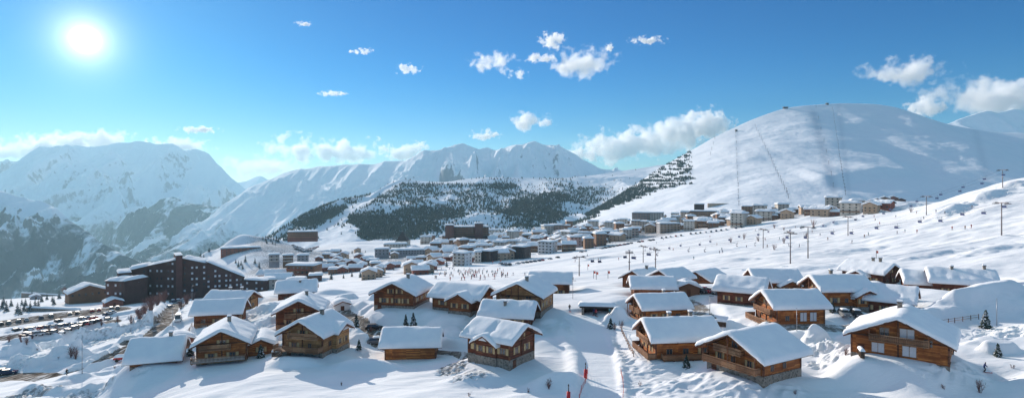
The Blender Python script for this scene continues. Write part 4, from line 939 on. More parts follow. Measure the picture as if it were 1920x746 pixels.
# the great dark stepped complex on the left
def complex_():
    t = thing('apartment_complex', 'huge dark stepped apartment complex with pale window dots, left of the hamlet', 'building', at(340, 552, 384), 0)
    o = t.location
    def wing(px0, px1, D0, D1, rows0, rows1, base, depth, mat, cols, floors, snow=1.0, roofmat='plum'):
        """facade from px0 to px1 (distances D0, D1), top rows rows0 -> rows1, base row"""
        a = at(px0, base, D0) - o; b = at(px1, base, D1) - o
        za = rowz(rows0, D0) - o.z; zb = rowz(rows1, D1) - o.z; z0 = min(a.z, b.z) - 5
        L = math.hypot(b.x - a.x, b.y - a.y); ang = math.atan2(b.y - a.y, b.x - a.x)
        g = MB()
        def lp(u, d, z): return (a.x + u * math.cos(ang) - d * math.sin(ang), a.y + u * math.sin(ang) + d * math.cos(ang), z)
        vs = [lp(0, 0, z0), lp(L, 0, z0), lp(L, depth, z0), lp(0, depth, z0), lp(0, 0, za), lp(L, 0, zb), lp(L, depth, zb), lp(0, depth, za)]
        fs = [(0, 3, 2, 1), (4, 5, 6, 7), (0, 1, 5, 4), (1, 2, 6, 5), (2, 3, 7, 6), (3, 0, 4, 7)]
        w_ = g.add(vs, fs).build('wing', M_WALL[mat], t)
        # parapet edge and snow on top, following the slope
        n, k = 12, 7; U, V = np.meshgrid(np.linspace(-0.4, L + 0.4, n), np.linspace(-0.6, depth + 0.6, k))
        de = np.minimum(np.minimum(U + 0.4, L + 0.4 - U), np.minimum(V + 0.6, depth + 0.6 - V)); q = np.clip(de / 0.9, 0, 1)
        base_ = za + (zb - za) * np.clip(U / L, 0, 1)
        T = snow * np.sqrt(1 - (1 - q) ** 2) * (1 + 0.5 * fbm(U / 7, V / 7, 3, int(px0) % 30)) + 0.03
        Xs = a.x + U * math.cos(ang) - V * math.sin(ang); Ys = a.y + U * math.sin(ang) + V * math.cos(ang)
        m = MB().surf(Xs, Ys, base_ + T)
        m.build('roof_snow', M_ROOFSNOW, w_)
        e = MB().add([lp(-0.3, -0.5, za - 0.5), lp(L + 0.3, -0.5, zb - 0.5), lp(L + 0.3, -0.003, zb - 0.5), lp(-0.3, -0.003, za - 0.5), lp(-0.3, -0.5, za + 0.05), lp(L + 0.3, -0.5, zb + 0.05), lp(L + 0.3, -0.003, zb + 0.05), lp(-0.3, -0.003, za + 0.05)], fs).build('eave', M_WALL['dark'], w_)
        fh = (max(za, zb) - a.z) / floors
        for f in range(floors):
            z = min(a.z, b.z) + fh * (f + 0.35)
            for c in range(cols):
                u = L * (c + 0.5 + (0.12 if c % 2 else -0.12)) / cols
                if z + 1.8 > za + (zb - za) * u / L: continue
                if random.random() < 0.08: continue
                if LEFT[0] <= 0: continue
                LEFT[0] -= 1
                put('window', WM[random.random() < 0.35], t, lp(u, -0.03, z), ang)
    LEFT = [100]
    WM = [MB().box(-0.6, 0.6, -0.06, 0.04, 0, 1.3).mesh('window', M_CURTAIN), MB().box(-0.45, 0.45, -0.06, 0.04, 0, 1.3).mesh('window', M_GLASS)]
    wing(458, 500, 402, 404, 524, 526, 546, 13, 'plum', 3, 2, 0.8)
    wing(233, 262, 358, 366, 530, 528, 570, 12, 'plum', 2, 3, 1.0)
    wing(198, 233, 356, 354, 526, 527, 572, 18, 'plum', 3, 3, 1.5)
    wing(222, 246, 366, 370, 512, 510, 566, 16, 'plum', 1, 4, 1.3)
    wing(240, 278, 380, 385, 507, 498, 560, 18, 'plum', 3, 4, 1.4)
    wing(278, 330, 384, 381, 498, 487, 556, 18, 'plum', 5, 5, 1.4)
    wing(330, 342, 380, 382, 479, 478, 553, 20, 'maroon', 0, 10, 0.5)
    wing(342, 387, 386, 391, 484, 493, 548, 18, 'plum', 4, 6)
    wing(387, 458, 392, 402, 490, 519, 547, 16, 'plum', 7, 6)
    SITES.append((o.x - 60, o.y, 30, None))
    return t
complex_()

B_ = block
B_(163, 553, 390, 60, 20, 'plain', 'brown', 'low brown building with rounded snowy roofs at the far left plateau', 14, 10, roof='gable', dome=1.0)
B_(451, 478, 640, 66, 14, 'plain', 'red', 'isolated brick red apartment block on the snowy knoll', 14, 0, ncol=10)
B_(568, 444, 800, 52, 10, 'bands', 'maroon', 'long dark red hotel high at the start of the lit ridge', 16, -6, 'brown', ncol=12)
B_(514, 489, 560, 18, 12, 'bands', 'grey', 'small grey block, leftmost of three on the terrace below the knoll', 10, 0)
B_(540, 489, 565, 18, 11, 'bands', 'brown', 'small brown block, middle of three on the terrace below the knoll', 10, 0)
B_(568, 488, 570, 20, 10, 'plain', 'grey', 'small low block, rightmost of three on the terrace below the knoll', 10, 0)
B_(523, 540, 425, 44, 26, 'plain', 'maroon', 'dark red block with cream corner joined next to the dark complex', 14, -10, roof='long')
B_(500, 545, 415, 30, 22, 'plain', 'cream', 'cream walled block wedged at the right end of the dark complex', 12, 4)
B_(514, 521, 450, 52, 14, 'plain', 'red', 'wide red brown building with a snowed pitched roof behind the dark complex', 12, -15, roof='long')
B_(571, 520, 450, 52, 24, 'bands', 'brown', 'tall red brown block with curved corner balconies behind the hamlet left', 15, -25, 'red')
B_(556, 541, 420, 34, 18, 'plain', 'dark', 'dark flat roofed block in front of the red brown corner block', 12, 0)
B_(592, 541, 420, 22, 26, 'plain', 'maroon', 'narrow maroon tower house above the snow buried chalet', 10, 0)
B_(622, 541, 425, 26, 13, 'plain', 'tan', 'orange tinted curved building right of the narrow maroon tower', 9, -20)
B_(664, 500, 520, 22, 13, 'plain', 'maroon', 'single red gabled house in the snow field left of the town', 10, -20, roof='gable', name='house')
B_(716, 477, 640, 26, 11, 'plain', 'grey', 'left of the long low halls below the wooded hill', 14, 0)
B_(765, 476, 650, 62, 8, 'plain', 'grey', 'longest low hall with a thick snow roof below the wooded hill', 14, 0, ncol=12, dome=1.0)
B_(741, 466, 720, 42, 9, 'plain', 'cream', 'second long low hall, just behind the longest one', 14, 0, dome=1.0)
B_(876, 440, 770, 80, 15, 'bands', 'dark', 'long dark hotel above the left end of the town', 16, -4, 'brown', ncol=12)
B_(843, 441, 760, 15, 19, 'plain', 'maroon', 'dark red end tower at the left of the long dark hotel', 12, 0)
B_(898, 438, 765, 15, 19, 'plain', 'maroon', 'dark red end tower at the right of the long dark hotel', 12, 0)
B_(867, 498, 480, 27, 24, 'bands', 'white', 'white apartment block at the corner of the brown road', 11, -30, 'cream')
B_(896, 490, 500, 12, 18, 'plain', 'cream', 'slim cream block behind the first white block', 10, 0)
B_(917, 490, 505, 24, 20, 'plain', 'dark', 'dark block with white end strip, second in the front row of the town', 11, -30, ncol=3)
B_(940, 480, 540, 20, 12, 'bands', 'white', 'low white balconied block between two dark ones', 10, 0)
B_(978, 485, 520, 26, 23, 'plain', 'dark', 'dark block with white window strips, front row of the town', 12, -30, ncol=4)
B_(1027, 475, 560, 29, 22, 'bands', 'white', 'white block with rows of balconies in the front row of the town', 12, -25, 'white')
B_(1077, 466, 590, 22, 22, 'plain', 'pink', 'pinkish block with a blank wall in the front row', 12, 15, ncol=3)
B_(1136, 457, 620, 26, 23, 'bands', 'red', 'red and cream balconied block near the lower lift pylons', 12, 25, 'cream')
B_(1184, 447, 640, 21, 19, 'bands', 'pink', 'small pink balconied block left of the olive banded one', 11, 20, 'cream')
B_(1253, 437, 650, 38, 18, 'bands', 'grey', 'wide grey block with pale banded balconies', 13, 18, 'tan')
B_(1192, 427, 720, 16, 13, 'bands', 'tan', 'small tan block just above the pink balconied block', 10, 0, 'cream')
B_(1201, 413, 800, 31, 14, 'bands', 'brown', 'brown banded half of the twin block at the hill foot', 14, 0, 'grey')
B_(1230, 414, 805, 28, 15, 'plain', 'cream', 'cream half of the twin block at the hill foot', 14, 0)
B_(1043, 434, 800, 28, 12, 'bands', 'tan', 'tan balconied block at the upper edge of the old town', 12, 10, 'pink')
B_(1318, 429, 700, 29, 20, 'plain', 'cream', 'block with one red and one white face below the wide brown hotel', 12, 30)
B_(1318, 411, 800, 48, 15, 'bands', 'brown', 'wide brown hotel below the funnel shaped tower', 16, 0, 'tan', ncol=12)
B_(1311, 396, 830, 18, 13, 'plain', 'dark', 'dark block with a sloping snowy top standing behind the wide brown hotel', 12, 0)
B_(1361, 421, 740, 35, 19, 'bands', 'brown', 'brown banded block right of the red and white faced one', 13, 10, 'grey')
B_(1402, 416, 760, 22, 29, 'bands', 'tan', 'tall tan tower block at the foot of the two lift lines', 12, 0, 'brown')
B_(1431, 407, 800, 36, 11, 'plain', 'grey', 'long low grey hall right of the tall tan tower', 14, 0, dome=0.8)
B_(1472, 411, 800, 31, 17, 'bands', 'maroon', 'large brown gabled lodge at the foot of the piste', 14, 0, 'brown', roof='gable')
B_(1573, 402, 760, 56, 16, 'bands', 'orange', 'long orange banded apartment house at the upper right of the town', 13, 0, 'orange', ncol=12)
B_(1542, 400, 820, 30, 13, 'plain', 'dark', 'dark lodge left of the long orange house', 12, 0, roof='gable')
B_(1498, 408, 790, 20, 9, 'plain', 'brown', 'small chalet right of the large gabled lodge', 10, 0, roof='long', name='house')
for i, (px, row, w_, h_) in enumerate(((1645, 383, 16, 11), (1659, 382, 17, 13), (1675, 381, 16, 13), (1690, 380, 14, 8))):
    B_(px, row, 900, w_, h_, 'bands', ('maroon', 'brown', 'red', 'maroon')[i], ('leftmost', 'second', 'third', 'rightmost')[i] + ' of the four tall red chalets on the skyline of the upper town', 12, 0, 'brown', roof='gable', name='house')
# church with a steep pointed roof
def church():
    t = thing('church', 'church with a steep dark tent roof below the wooded hill', 'church', at(755, 455, 800))
    MB().prism([(-9, -4), (9, -4), (9, 3), (-9, 3)], -9, 9).build('wall', M_WALL['cream'], t)
    MB().add([(-8, -8, 3.01), (8, -8, 3.01), (8, 8, 3.01), (-8, 8, 3.01), (0, 0, 16)], [(3, 2, 1, 0), (0, 1, 4), (1, 2, 4), (2, 3, 4), (3, 0, 4)]).build('roof', M_WALL['dark'], t)
    MB().box(-1.5, 1.5, -9.1, -9.0, -1, 2.2).build('door', M_WALL['brown'], t)
church()

# small snow capped houses of the town: prototypes with parts, then copies
def proto(i):
    r = random.Random(i * 7 + 1)
    kind = ['dome', 'gable', 'long', 'dome', 'long', 'gable', 'dome', 'long', 'gable', 'dome'][i]
    wall = ['brown', 'tan', 'tan', 'cream', 'red', 'tan', 'brown', 'brown', 'red', 'cream'][i]
    W_, L_, H = r.uniform(10, 17), r.uniform(9, 12), (5.6, 8.4, 8.2, 11.0, 6.0, 8.6, 11.5, 8.4, 6.2, 13.5)[i]
    t = thing('house', 'snow capped house', 'house', (0, 0, 0), 0, 'small houses of the resort town'); t['wall'] = wall; t['roofkind'] = kind
    m = M_WALL[wall]
    if kind == 'dome':
        MB().box(-W_ / 2, W_ / 2, -L_ / 2, L_ / 2, -5, H).build('wall', m, t)
        q = MB().box(-W_ / 2 - 0.8, W_ / 2 + 0.8, -L_ / 2 - 1.0, L_ / 2 + 0.8, H + 0.003, H + 0.3).build('roof', M_WALL['dark'], t)
        flat_snow(W_ + 1.6, L_ + 1.8, H + 0.3, 1.1, i * 3, 1.3).build('roof_snow', M_ROOFSNOW, q); he = H
    else:
        tp = math.tan(R(22)); A, Bq = (W_, L_) if kind == 'gable' else (L_, W_); he = H - 1.2; zr = he + A / 2 * tp
        o = MB().prism([(-A / 2, -5), (A / 2, -5), (A / 2, he), (0, zr), (-A / 2, he)], -Bq / 2, Bq / 2).build('wall', m, t)
        if kind == 'long': o.rotation_euler = (0, 0, math.pi / 2)
        gable_roof(t, A + 2.4, Bq + 2.2, zr + 0.4, 22, M_WALL['dark'], rz=0 if kind == 'gable' else math.pi / 2, snow=1.1, seed=i + 3)
    nf = max(1, int(he / 2.7))
    for f in range(nf):
        for c in range(3): bwin(t, -W_ / 3 + c * W_ / 3, f * 2.7 + 1.0, L_ / 2 + 0.02, 1.5, 1.2)
    if i % 2: MB().box(-W_ / 2, W_ / 2, -L_ / 2 - 1.1, -L_ / 2 - 0.003, 2.6, 3.5).build('balcony', M_WALL['tan' if i % 3 else 'brown'], t)
    return freeze(t)
PROTO = [proto(i) for i in range(10)]
USED = set()
ZWORD = {'dome': 'flat domed', 'gable': 'pitched', 'long': 'long sloping'}
def place_house(i, p, rz, zone, sc):
    o = PROTO[i] if i not in USED else copy_tree(PROTO[i])
    USED.add(i); o.location = p; o.rotation_euler = (0, 0, rz); o.scale = (sc, sc, sc)
    w_ = PROTO[i]['wall']; k = PROTO[i]['roofkind']
    o['label'] = '%s house, %s snow roof, %s' % (w_, ZWORD[k], zone)
    o['group'] = '%s houses with %s snow roofs %s' % (w_, ZWORD[k], zone)
    SITES.append((p.x, p.y, 5, None))
ZONES = [
 ('left of the town below the lit ridge', [(590, 500), (600, 478), (700, 470), (830, 470), (850, 505), (760, 520), (640, 528), (600, 525)], 40, 9.5),
 ('at the dense left end of the town', [(790, 470), (800, 448), (900, 438), (1000, 440), (1010, 470), (930, 492), (830, 492)], 90, 6.6),
 ('in the dense middle of the town', [(1000, 472), (1005, 432), (1100, 420), (1230, 412), (1240, 436), (1180, 450), (1080, 470)], 84, 6.6),
 ('in the upper right part of the town', [(1230, 436), (1235, 412), (1330, 402), (1480, 396), (1500, 410), (1400, 424), (1310, 432)], 56, 7),
 ('at the far upper right end of the town', [(1500, 406), (1510, 396), (1620, 388), (1668, 388), (1650, 396), (1590, 404)], 20, 8),
]
def inpoly(x, y, P):
    c = False
    for (x0, y0), (x1, y1) in zip(P, P[1:] + P[:1]):
        if (y0 > y) != (y1 > y) and x < (x1 - x0) * (y - y0) / (y1 - y0) + x0: c = not c
    return c
def fill_town():
    rnd = random.Random(42)
    for zone, P, n, sp in ZONES:
        xs, ys = [p[0] for p in P], [p[1] for p in P]; got = []; tries = 0
        while len(got) < n and tries < 4000:
            tries += 1; x, y = rnd.uniform(min(xs), max(xs)), rnd.uniform(min(ys), max(ys))
            if not inpoly(x, y, P) or any(abs(x - a) < sp * 1.25 and abs(y - b) < sp * 0.42 for a, b in got): continue
            p = hit(x, y)
            if any(math.hypot(p.x - s_[0], p.y - s_[1]) < s_[2] + 3 for s_ in SITES): continue
            if p.y > 1050: continue
            got.append((x, y))
            place_house(rnd.choice((0, 1, 4, 8, 0, 4, 7, 5)) if 'left of' in zone else rnd.randrange(10), p, -math.atan2(x - CX, F) + R(rnd.gauss(-6, 18)), zone, rnd.uniform(0.62, 0.85) if 'left of' in zone else rnd.uniform(0.72, 1.05))
fill_town()
# ------------------------------------------------------------------ trees
def foliage(name, a, b):
    m, t, out = material(name); tc = t.new('ShaderNodeNewGeometry').outputs['Position']
    c = t.mix(t.ramp(t.noise(tc, 0.9, 4), 0.3, 0.7), a, b)
    nz = t.new('ShaderNodeSeparateXYZ', Vector=t.new('ShaderNodeNewGeometry').outputs['Normal']).outputs[2]
    s_ = t.math('MULTIPLY', t.ramp(nz, 0.3, 0.75), t.ramp(t.noise(tc, 2.6, 3), 0.52, 0.62))
    c = t.mix(s_, c, (0.75, 0.78, 0.82)); principled(t, out, c, 0.8, None, 0.1); return m
M_NEEDLE = foliage('conifer_needles', (0.018, 0.032, 0.028), (0.045, 0.068, 0.052))
M_BARK = plain('bark', (0.10, 0.065, 0.045), 0.9, 0.3, 6)
M_TWIG = plain('bare_twigs', (0.20, 0.11, 0.10), 0.9, 0.3, 3)
def conifer(H, Wd, seed, label, loc, group=None, tiers=15, blades=11, name='conifer'):
    r = random.Random(seed); t = thing(name, label, 'tree', loc, r.uniform(0, 6), group)
    MB().tube((0, 0, -0.5), (0, 0, H * 0.93), H * 0.022, H * 0.004, 7).build('trunk', M_BARK, t)
    c = MB()
    for k in range(tiers):
        f = k / tiers; z = H * (0.10 + 0.88 * f); rad = Wd / 2 * (1 - f) ** 0.8 * r.uniform(0.75, 1.15) + 0.08
        for j in range(blades):
            if r.random() < 0.12: continue
            an = 6.283 * (j + r.random() * 0.8) / blades; L = rad * r.uniform(0.65, 1.15); wd = L * 0.30
            ca, sa = math.cos(an), math.sin(an); z0 = z + r.uniform(-0.1, 0.1); dz = -L * r.uniform(0.25, 0.5)
            def P(u, v, h): return (u * ca - v * sa, u * sa + v * ca, z0 + h)
            c.add([P(0, 0, 0.06 * H * (1 - f) + 0.1), P(L * 0.5, wd, dz * 0.45), P(L, 0, dz), P(L * 0.5, -wd, dz * 0.45), P(L * 0.5, 0, dz * 0.3 + 0.12), P(L * 0.45, 0, dz * 0.6 - 0.22 * L)],
                  [(0, 1, 4), (1, 2, 4), (2, 3, 4), (3, 0, 4), (0, 5, 1), (1, 5, 2), (2, 5, 3), (3, 5, 0)])
    c.build('crown', M_NEEDLE, t)
    return t
def bush(loc, H, Wd, seed, label, group=None, n=170, name='bare_shrub', cat='shrub', mat=None):
    """leafless branching shrub"""
    r = random.Random(seed); c = MB()
    for k in range(n // 12):
        an = r.uniform(0, 6.28); sp = r.uniform(0.05, 0.5); p = Vector((r.uniform(-.1, .1) * Wd, r.uniform(-.1, .1) * Wd, -0.2)); d = Vector((math.cos(an) * sp * Wd / H, math.sin(an) * sp * Wd / H, 1)).normalized()
        tip = p + d * H * r.uniform(0.7, 1.0); c.tube(p, tip, 0.035 * H / 2 + 0.01, 0.01, 3)
        for j in range(11):
            q = p.lerp(tip, r.uniform(0.25, 0.95)); e = (d + Vector((r.gauss(0, .7), r.gauss(0, .7), r.gauss(0.1, .4)))).normalized() * H * r.uniform(0.15, 0.4)
            c.tube(q, q + e, 0.012 * H / 2 + 0.008, 0.006, 3)
    o = put(name, c.mesh(name, mat or M_TWIG), None, loc, r.uniform(0, 6)); return tag(o, label, cat, group)

G = hit
NEAR = [
 (302, 673, 3.0, 1.7, 'left of the two small snow dusted firs in front of the big roof slab'),
 (311, 674, 2.8, 1.9, 'right of the two small snow dusted firs in front of the big roof slab'),
 (357, 666, 2.6, 1.8, 'snowy little fir between the roof slab chalet and the balcony chalet'),
 (489, 670, 3.0, 2.1, 'round dark fir at the right corner of the balcony chalet'),
 (761, 611, 3.0, 1.4, 'slim fir, left of the pair above the upright board chalet'),
 (775, 613, 3.6, 2.3, 'snow laden fir, right of the pair above the upright board chalet'),
 (668, 613, 3.3, 1.9, 'small fir by the lane bend behind the pale timber chalet'),
 (673, 655, 2.2, 1.4, 'little fir right of the pale timber chalet'),
 (1848, 616, 4.0, 2.5, 'single fir by the ploughed lane at the right edge'),
 (1871, 668, 2.4, 1.4, 'little fir standing in the shaded hollow at the right'),
 (1145, 615, 2.4, 2.0, 'dark bushy fir beside the groomed piste'),
 (1287, 688, 2.2, 1.6, 'small fir in front of the long side balcony'),
 (1561, 585, 2.4, 1.6, 'small fir at the corner of the chalet with parked cars'),
 (1713, 564, 2.6, 1.6, 'fir between the half sunlit roof and the last two chalets'),
]
for i, (px, row, H, wd, lab) in enumerate(NEAR): conifer(H, wd, i + 3, lab, G(px, row), 'small firs round the hamlet')
pz = freeze(conifer(6.5, 3.6, 71, 'fir among the scattered trees on the plateau at the far left', G(4, 580), 'firs on the far left plateau', 9, 8))
for px, row in ((12, 584), (7, 572), (21, 574), (33, 588), (38, 590), (45, 584), (41, 572), (48, 573), (57, 584), (66, 580), (72, 581), (64, 560), (78, 566), (88, 562), (98, 565), (101, 571), (60, 553), (111, 560), (125, 565), (132, 560)):
    c = copy_tree(pz); c.location = G(px, row); c.scale = [random.uniform(0.6, 1.15)] * 3
pk = freeze(conifer(7, 3.8, 73, 'dark fir on the snowy knoll behind the dark complex', G(447, 500), 'firs on the snowy knoll', 9, 8))
for px, row in ((452, 497), (442, 493), (486, 501), (486, 508), (493, 449), (498, 451), (503, 448), (508, 452), (513, 450), (518, 452), (522, 454), (500, 456), (511, 457), (516, 459), (376, 484), (382, 482), (392, 472), (478, 494), (455, 504), (460, 491)):
    c = copy_tree(pk); c.location = G(px, row); c.scale = [random.uniform(0.6, 1.2)] * 3
ph = freeze(conifer(6, 3.2, 75, 'dark fir among the houses of the town', G(640, 505), 'firs among the town houses', 8, 8))
rr = random.Random(9)
for zone, P, n, sp in ZONES:
    k = 0
    while k < (26 if 'left' in zone or 'middle' in zone else 12):
        x, y = rr.uniform(590, 1660), rr.uniform(385, 525)
        if inpoly(x, y, P): k += 1; c = copy_tree(ph); c.location = G(x, y); c.scale = [rr.uniform(0.5, 1.2)] * 3

# bare shrubs: reddish thickets along the road and round the car park
for i, (px, row, H, wd) in enumerate(((307, 566, 6, 7), (295, 572, 6, 6), (283, 580, 5, 6), (270, 588, 5, 6), (318, 560, 6, 6), (262, 596, 4, 6), (350, 570, 5, 5), (362, 562, 5, 5), (340, 578, 4, 5), (372, 556, 5, 5), (122, 530, 7, 7), (135, 528, 7, 7), (200, 530, 7, 7), (210, 528, 6, 6))):
    bush(G(px, row), H, wd, i + 5, 'reddish leafless thicket by the road at the dark complex' if px > 250 else 'bare reddish trees at the edge of the far left plateau', 'reddish thickets by the complex' if px > 250 else 'bare trees on the left plateau edge', 420)
for i, (px, row, H) in enumerate(((134, 668, 3.6), (142, 672, 3.0), (40, 640, 3), (60, 634, 3), (75, 630, 3.2), (90, 627, 3), (50, 645, 3), (105, 622, 3), (190, 610, 3), (220, 603, 3), (246, 605, 3), (17, 640, 3))):
    bush(G(px, row), H, H * 0.9, i + 60, 'dark leafless bush poking from the snow round the left car park', 'leafless bushes round the left car park', 150)
for i, (px, row, H) in enumerate(((1029, 728, 1.8), (695, 622, 1.6), (1152, 618, 1.8), (1165, 614, 1.8), (1585, 665, 1.4), (1370, 455, 4.5), (1395, 448, 5), (1470, 456, 4), (1422, 452, 4), (1452, 428, 4), (1525, 425, 6), (1470, 432, 3), (1512, 446, 4), (1836, 735, 2), (1452, 468, 3.5), (1708, 398, 4))):
    bush(G(px, row), H, H * 0.9, i + 90, 'small bare bush sticking out of the snow near the piste and chalets' if row > 600 else 'bare bush on the open slope below the upper town', 'bare bushes in the hamlet' if row > 600 else 'bare bushes on the open slope', 130)

# the woods on the hills: the nearest as single firs, the rest as one mass
def woods(grid, dens, n, seed, label, group, nsingle=105, h=(6, 12)):
    X, Y, Z, PX, V = grid; rnd = np.random.RandomState(seed)
    nr = int((V[:, 0] <= 1).sum()) - 1; nc = X.shape[1]
    pts = []
    while len(pts) < n:
        i = rnd.uniform(0, nr - 1, 20000); j = rnd.uniform(0, nc - 1.01, 20000)
        a, b = i.astype(int), j.astype(int); u, v = i - a, j - b
        def L(M): return (M[a, b] * (1 - u) + M[a + 1, b] * u) * (1 - v) + (M[a, b + 1] * (1 - u) + M[a + 1, b + 1] * u) * v
        x, y, z = L(X), L(Y), L(Z); px = CX + F * x / y; row = HY - F * z / y
        # even spread over the ground, not over the grid
        ok = rnd.rand(20000) < dens(px, row, x, y)
        ok &= row < 470
        pts += list(zip(x[ok], y[ok], z[ok]))
    pts = pts[:n]; pts.sort(key=lambda p: p[1])
    base = freeze(conifer(9, 4.4, seed, label, pts[0], group, 5, 6))
    for p in pts[1:nsingle]:
        c = copy_tree(base); c.location = p; c.scale = [rnd.uniform(*h) / 9] * 3; c.rotation_euler = (0, 0, rnd.uniform(0, 6))
    P = np.array(pts[nsingle:]); m = len(P)
    if m:
        vs = []; fs = []
        ang = np.arange(5) * 6.283 / 5
        for k, (x, y, z) in enumerate(P):
            H = rnd.uniform(*h); r = H * rnd.uniform(0.2, 0.3); o = len(vs); th = rnd.uniform(0, 6); lx, ly = rnd.uniform(-.3, .3, 2)
            for q in range(5): vs.append((x + math.cos(ang[q] + th) * r, y + math.sin(ang[q] + th) * r, z + H * 0.12 * rnd.rand()))
            vs.append((x + lx, y + ly, z + H)); fs += [(o + q, o + (q + 1) % 5, o + 5) for q in range(5)]
        me = bpy.data.meshes.new('forest'); me.from_pydata(vs, [], fs); me.materials.append(M_NEEDLE)
        o = put('forest', me); tag(o, kind='stuff', group=group)
def d_mid(px, row, x, y):
    n = 0.5 + 0.7 * fbm(x / 160, y / 130, 4, 3)
    d = 0.03 + 0.24 * sstep(n + 0.25 * pn(px / 60, row / 5, 9), 0.15, 0.75)
    # dense dark stands
    q = 0.35 * (n - 0.5)
    for cx_, cy_, rx_, ry_ in ((735, 425, 100, 30), (800, 400, 75, 16), (1000, 402, 66, 30), (600, 408, 75, 26), (1040, 372, 40, 10), (940, 350, 30, 7)):
        d = np.maximum(d, 1.1 * (1 - sstep(np.hypot((px - cx_) / rx_, (row - cy_) / ry_) + q, 0.68, 1.06)))
    d = d * np.where((np.abs(row - (440 - (px - 1010) * 0.47)) < 7) & (px > 1000) & (px < 1220), 0.15, 1)
    line = 335 + (755 - px) * 0.62          # the bare lit spur runs down left from the top
    d = d * np.where((px < 760) & (np.abs(row - line) < 7), 0.02, 1)
    d = d * np.where((px > 600) & (px < 628 + (row - 385) * 0.6 + 26 * n) & (row > line) & (row > 385), 0.02, 1)
    d = d * np.where((px > 1075) & (row < 352), 0.1, 1) * np.where(px > 1130, 0.55, 1)
    d = d * (row < 452) * (px < 1290)
    return d * np.where(row < 345, 0.25, 1)
woods(FH, d_mid, 24000, 3, 'dark fir at the lower edge of the wooded hill behind the town', 'firs of the wooded hill', h=(4, 9))
def d_rim(px, row, x, y):
    edge = np.interp(row, [255, 290, 330, 345, 360, 400], [1320, 1300, 1308, 1300, 1235, 1130])
    left = np.interp(row, [255, 300, 355, 400], [1300, 1235, 1150, 1085])
    inb = (px < edge) & (px > left - 40) & (row > 262)
    bands = 0.55 + 0.9 * pn(px / 55 + row / 40, row / 2.3, 2) + 0.7 * pn(px / 12, row / 4, 7)
    edge = edge - 20 * (pn(row / 3.0, row * 0, 5) + 0.5)
    inb = inb & (px < edge)
    k = np.where(row > 352, sstep(-(row - (352 + (1235 - px) * 0.38)) , -14, 4), sstep(bands, 0.4, 0.9))
    return inb * k * 0.9
woods(BH, d_rim, 6500, 8, 'dark fir on the left rim of the big ski hill', 'firs on the rim of the big ski hill', 40, (3, 6.5))
# ------------------------------------------------------------------ cars
M_TYRE = plain('rubber', (0.03, 0.03, 0.03), 0.8); M_RIM = plain('rim', (0.35, 0.36, 0.38), 0.35, metal=0.7)
M_LAMP = plain('lamp_lens', (0.7, 0.7, 0.72), 0.15, spec=0.8)
def paint(name, c): return plain(name, c, 0.5, 0.05, 1.0, 0.3)
PAINTS = [paint('car_paint_' + n, c) for n, c in (('black', (0.02, 0.02, 0.025)), ('navy', (0.025, 0.04, 0.09)), ('grey', (0.16, 0.17, 0.18)), ('silver', (0.42, 0.43, 0.45)), ('white', (0.68, 0.68, 0.68)), ('red', (0.35, 0.03, 0.03)))]
PNAME = ['black', 'navy', 'grey', 'silver', 'white', 'red']
def car(k, loc, rz, label, group, full=True, snow=False, van=False):
    t = thing('parked_car', label, 'car', loc, rz, group)
    hw = 0.86; top = 1.48 if not van else 2.1
    side = [(-2.15, 0.30), (2.1, 0.30), (2.18, 0.62), (2.05, 0.86), (1.15, 1.0), (-1.75, 1.02), (-2.12, 0.95)]
    b = MB()
    n = len(side)
    for y0, y1, sc0, sc1 in ((-hw, -hw + 0.12, 0.93, 1.0), (-hw + 0.12, hw - 0.12, 1, 1), (hw - 0.12, hw, 1.0, 0.93)):
        vs = [(x * sc0, y0, z) for x, z in side] + [(x * sc1, y1, z) for x, z in side]
        b.add(vs, [tuple(range(n)), tuple(range(2 * n - 1, n - 1, -1))] + [(i, i + n, (i + 1) % n + n, (i + 1) % n) for i in range(n)])
    cab = [(-1.9, 1.0), (1.05, 1.0), (0.35, top), (-1.45, top)] if not van else [(-2.1, 1.0), (1.6, 1.0), (1.1, top), (-2.08, top)]
    rf = [(cab[3][0] + .02, top - 0.05), (cab[2][0] + .02, top - 0.05), (cab[2][0] - .03, top + 0.02), (cab[3][0] + 0.05, top + 0.02)]
    b.prism([(x, z) for x, z in rf], -0.66, 0.66)
    b.build('body', PAINTS[k], t)
    g = MB(); vs = [(x, -0.80 if z < 1.1 else -0.68, z - (0.06 if z > 1.1 else -0.002)) for x, z in cab] + [(x, 0.80 if z < 1.1 else 0.68, z - (0.06 if z > 1.1 else -0.002)) for x, z in cab]
    g.add(vs, [(0, 1, 2, 3), (7, 6, 5, 4)] + [(i, i + 4, (i + 1) % 4 + 4, (i + 1) % 4) for i in range(4)]); g.build('windows', M_GLASS, t)
    wm = MB().tube((0, -0.11, 0), (0, 0.11, 0), 0.33, n=12).mesh('wheel', M_TYRE); rm = MB().tube((0, -0.125, 0), (0, 0.125, 0), 0.19, n=10).mesh('rim', M_RIM)
    for x in (-1.35, 1.35):
        for y in (-0.79, 0.79):
            w_ = put('wheel', wm, t, (x, y, 0.33)); 
            if full: put('rim', rm, w_)
    if full:
        lm = MB().box(-0.04, 0.06, -0.16, 0.16, -0.07, 0.08).mesh('headlight', M_LAMP)
        for y in (-0.6, 0.6): put('headlight', lm, t, (2.12, y, 0.68))
    if snow: flat_snow(1.5, 1.3, top + 0.02, 0.22, k + 3, 0.08, 0.05).build('snow', M_ROOFSNOW, t)
    return t
def on(px, row): return G(px, row)
hd = lambda px, dpx: -math.atan2(px - CX, F) + dpx
car(1, on(16, 701), R(25), 'dark blue car nearest on the ploughed wet lane, lower left corner', None)
car(0, on(-2, 700), R(200), 'black car cut by the left edge of the picture', None)
car(2, on(319, 577), R(70), 'small car driving on the ploughed road beside the dark complex', None)
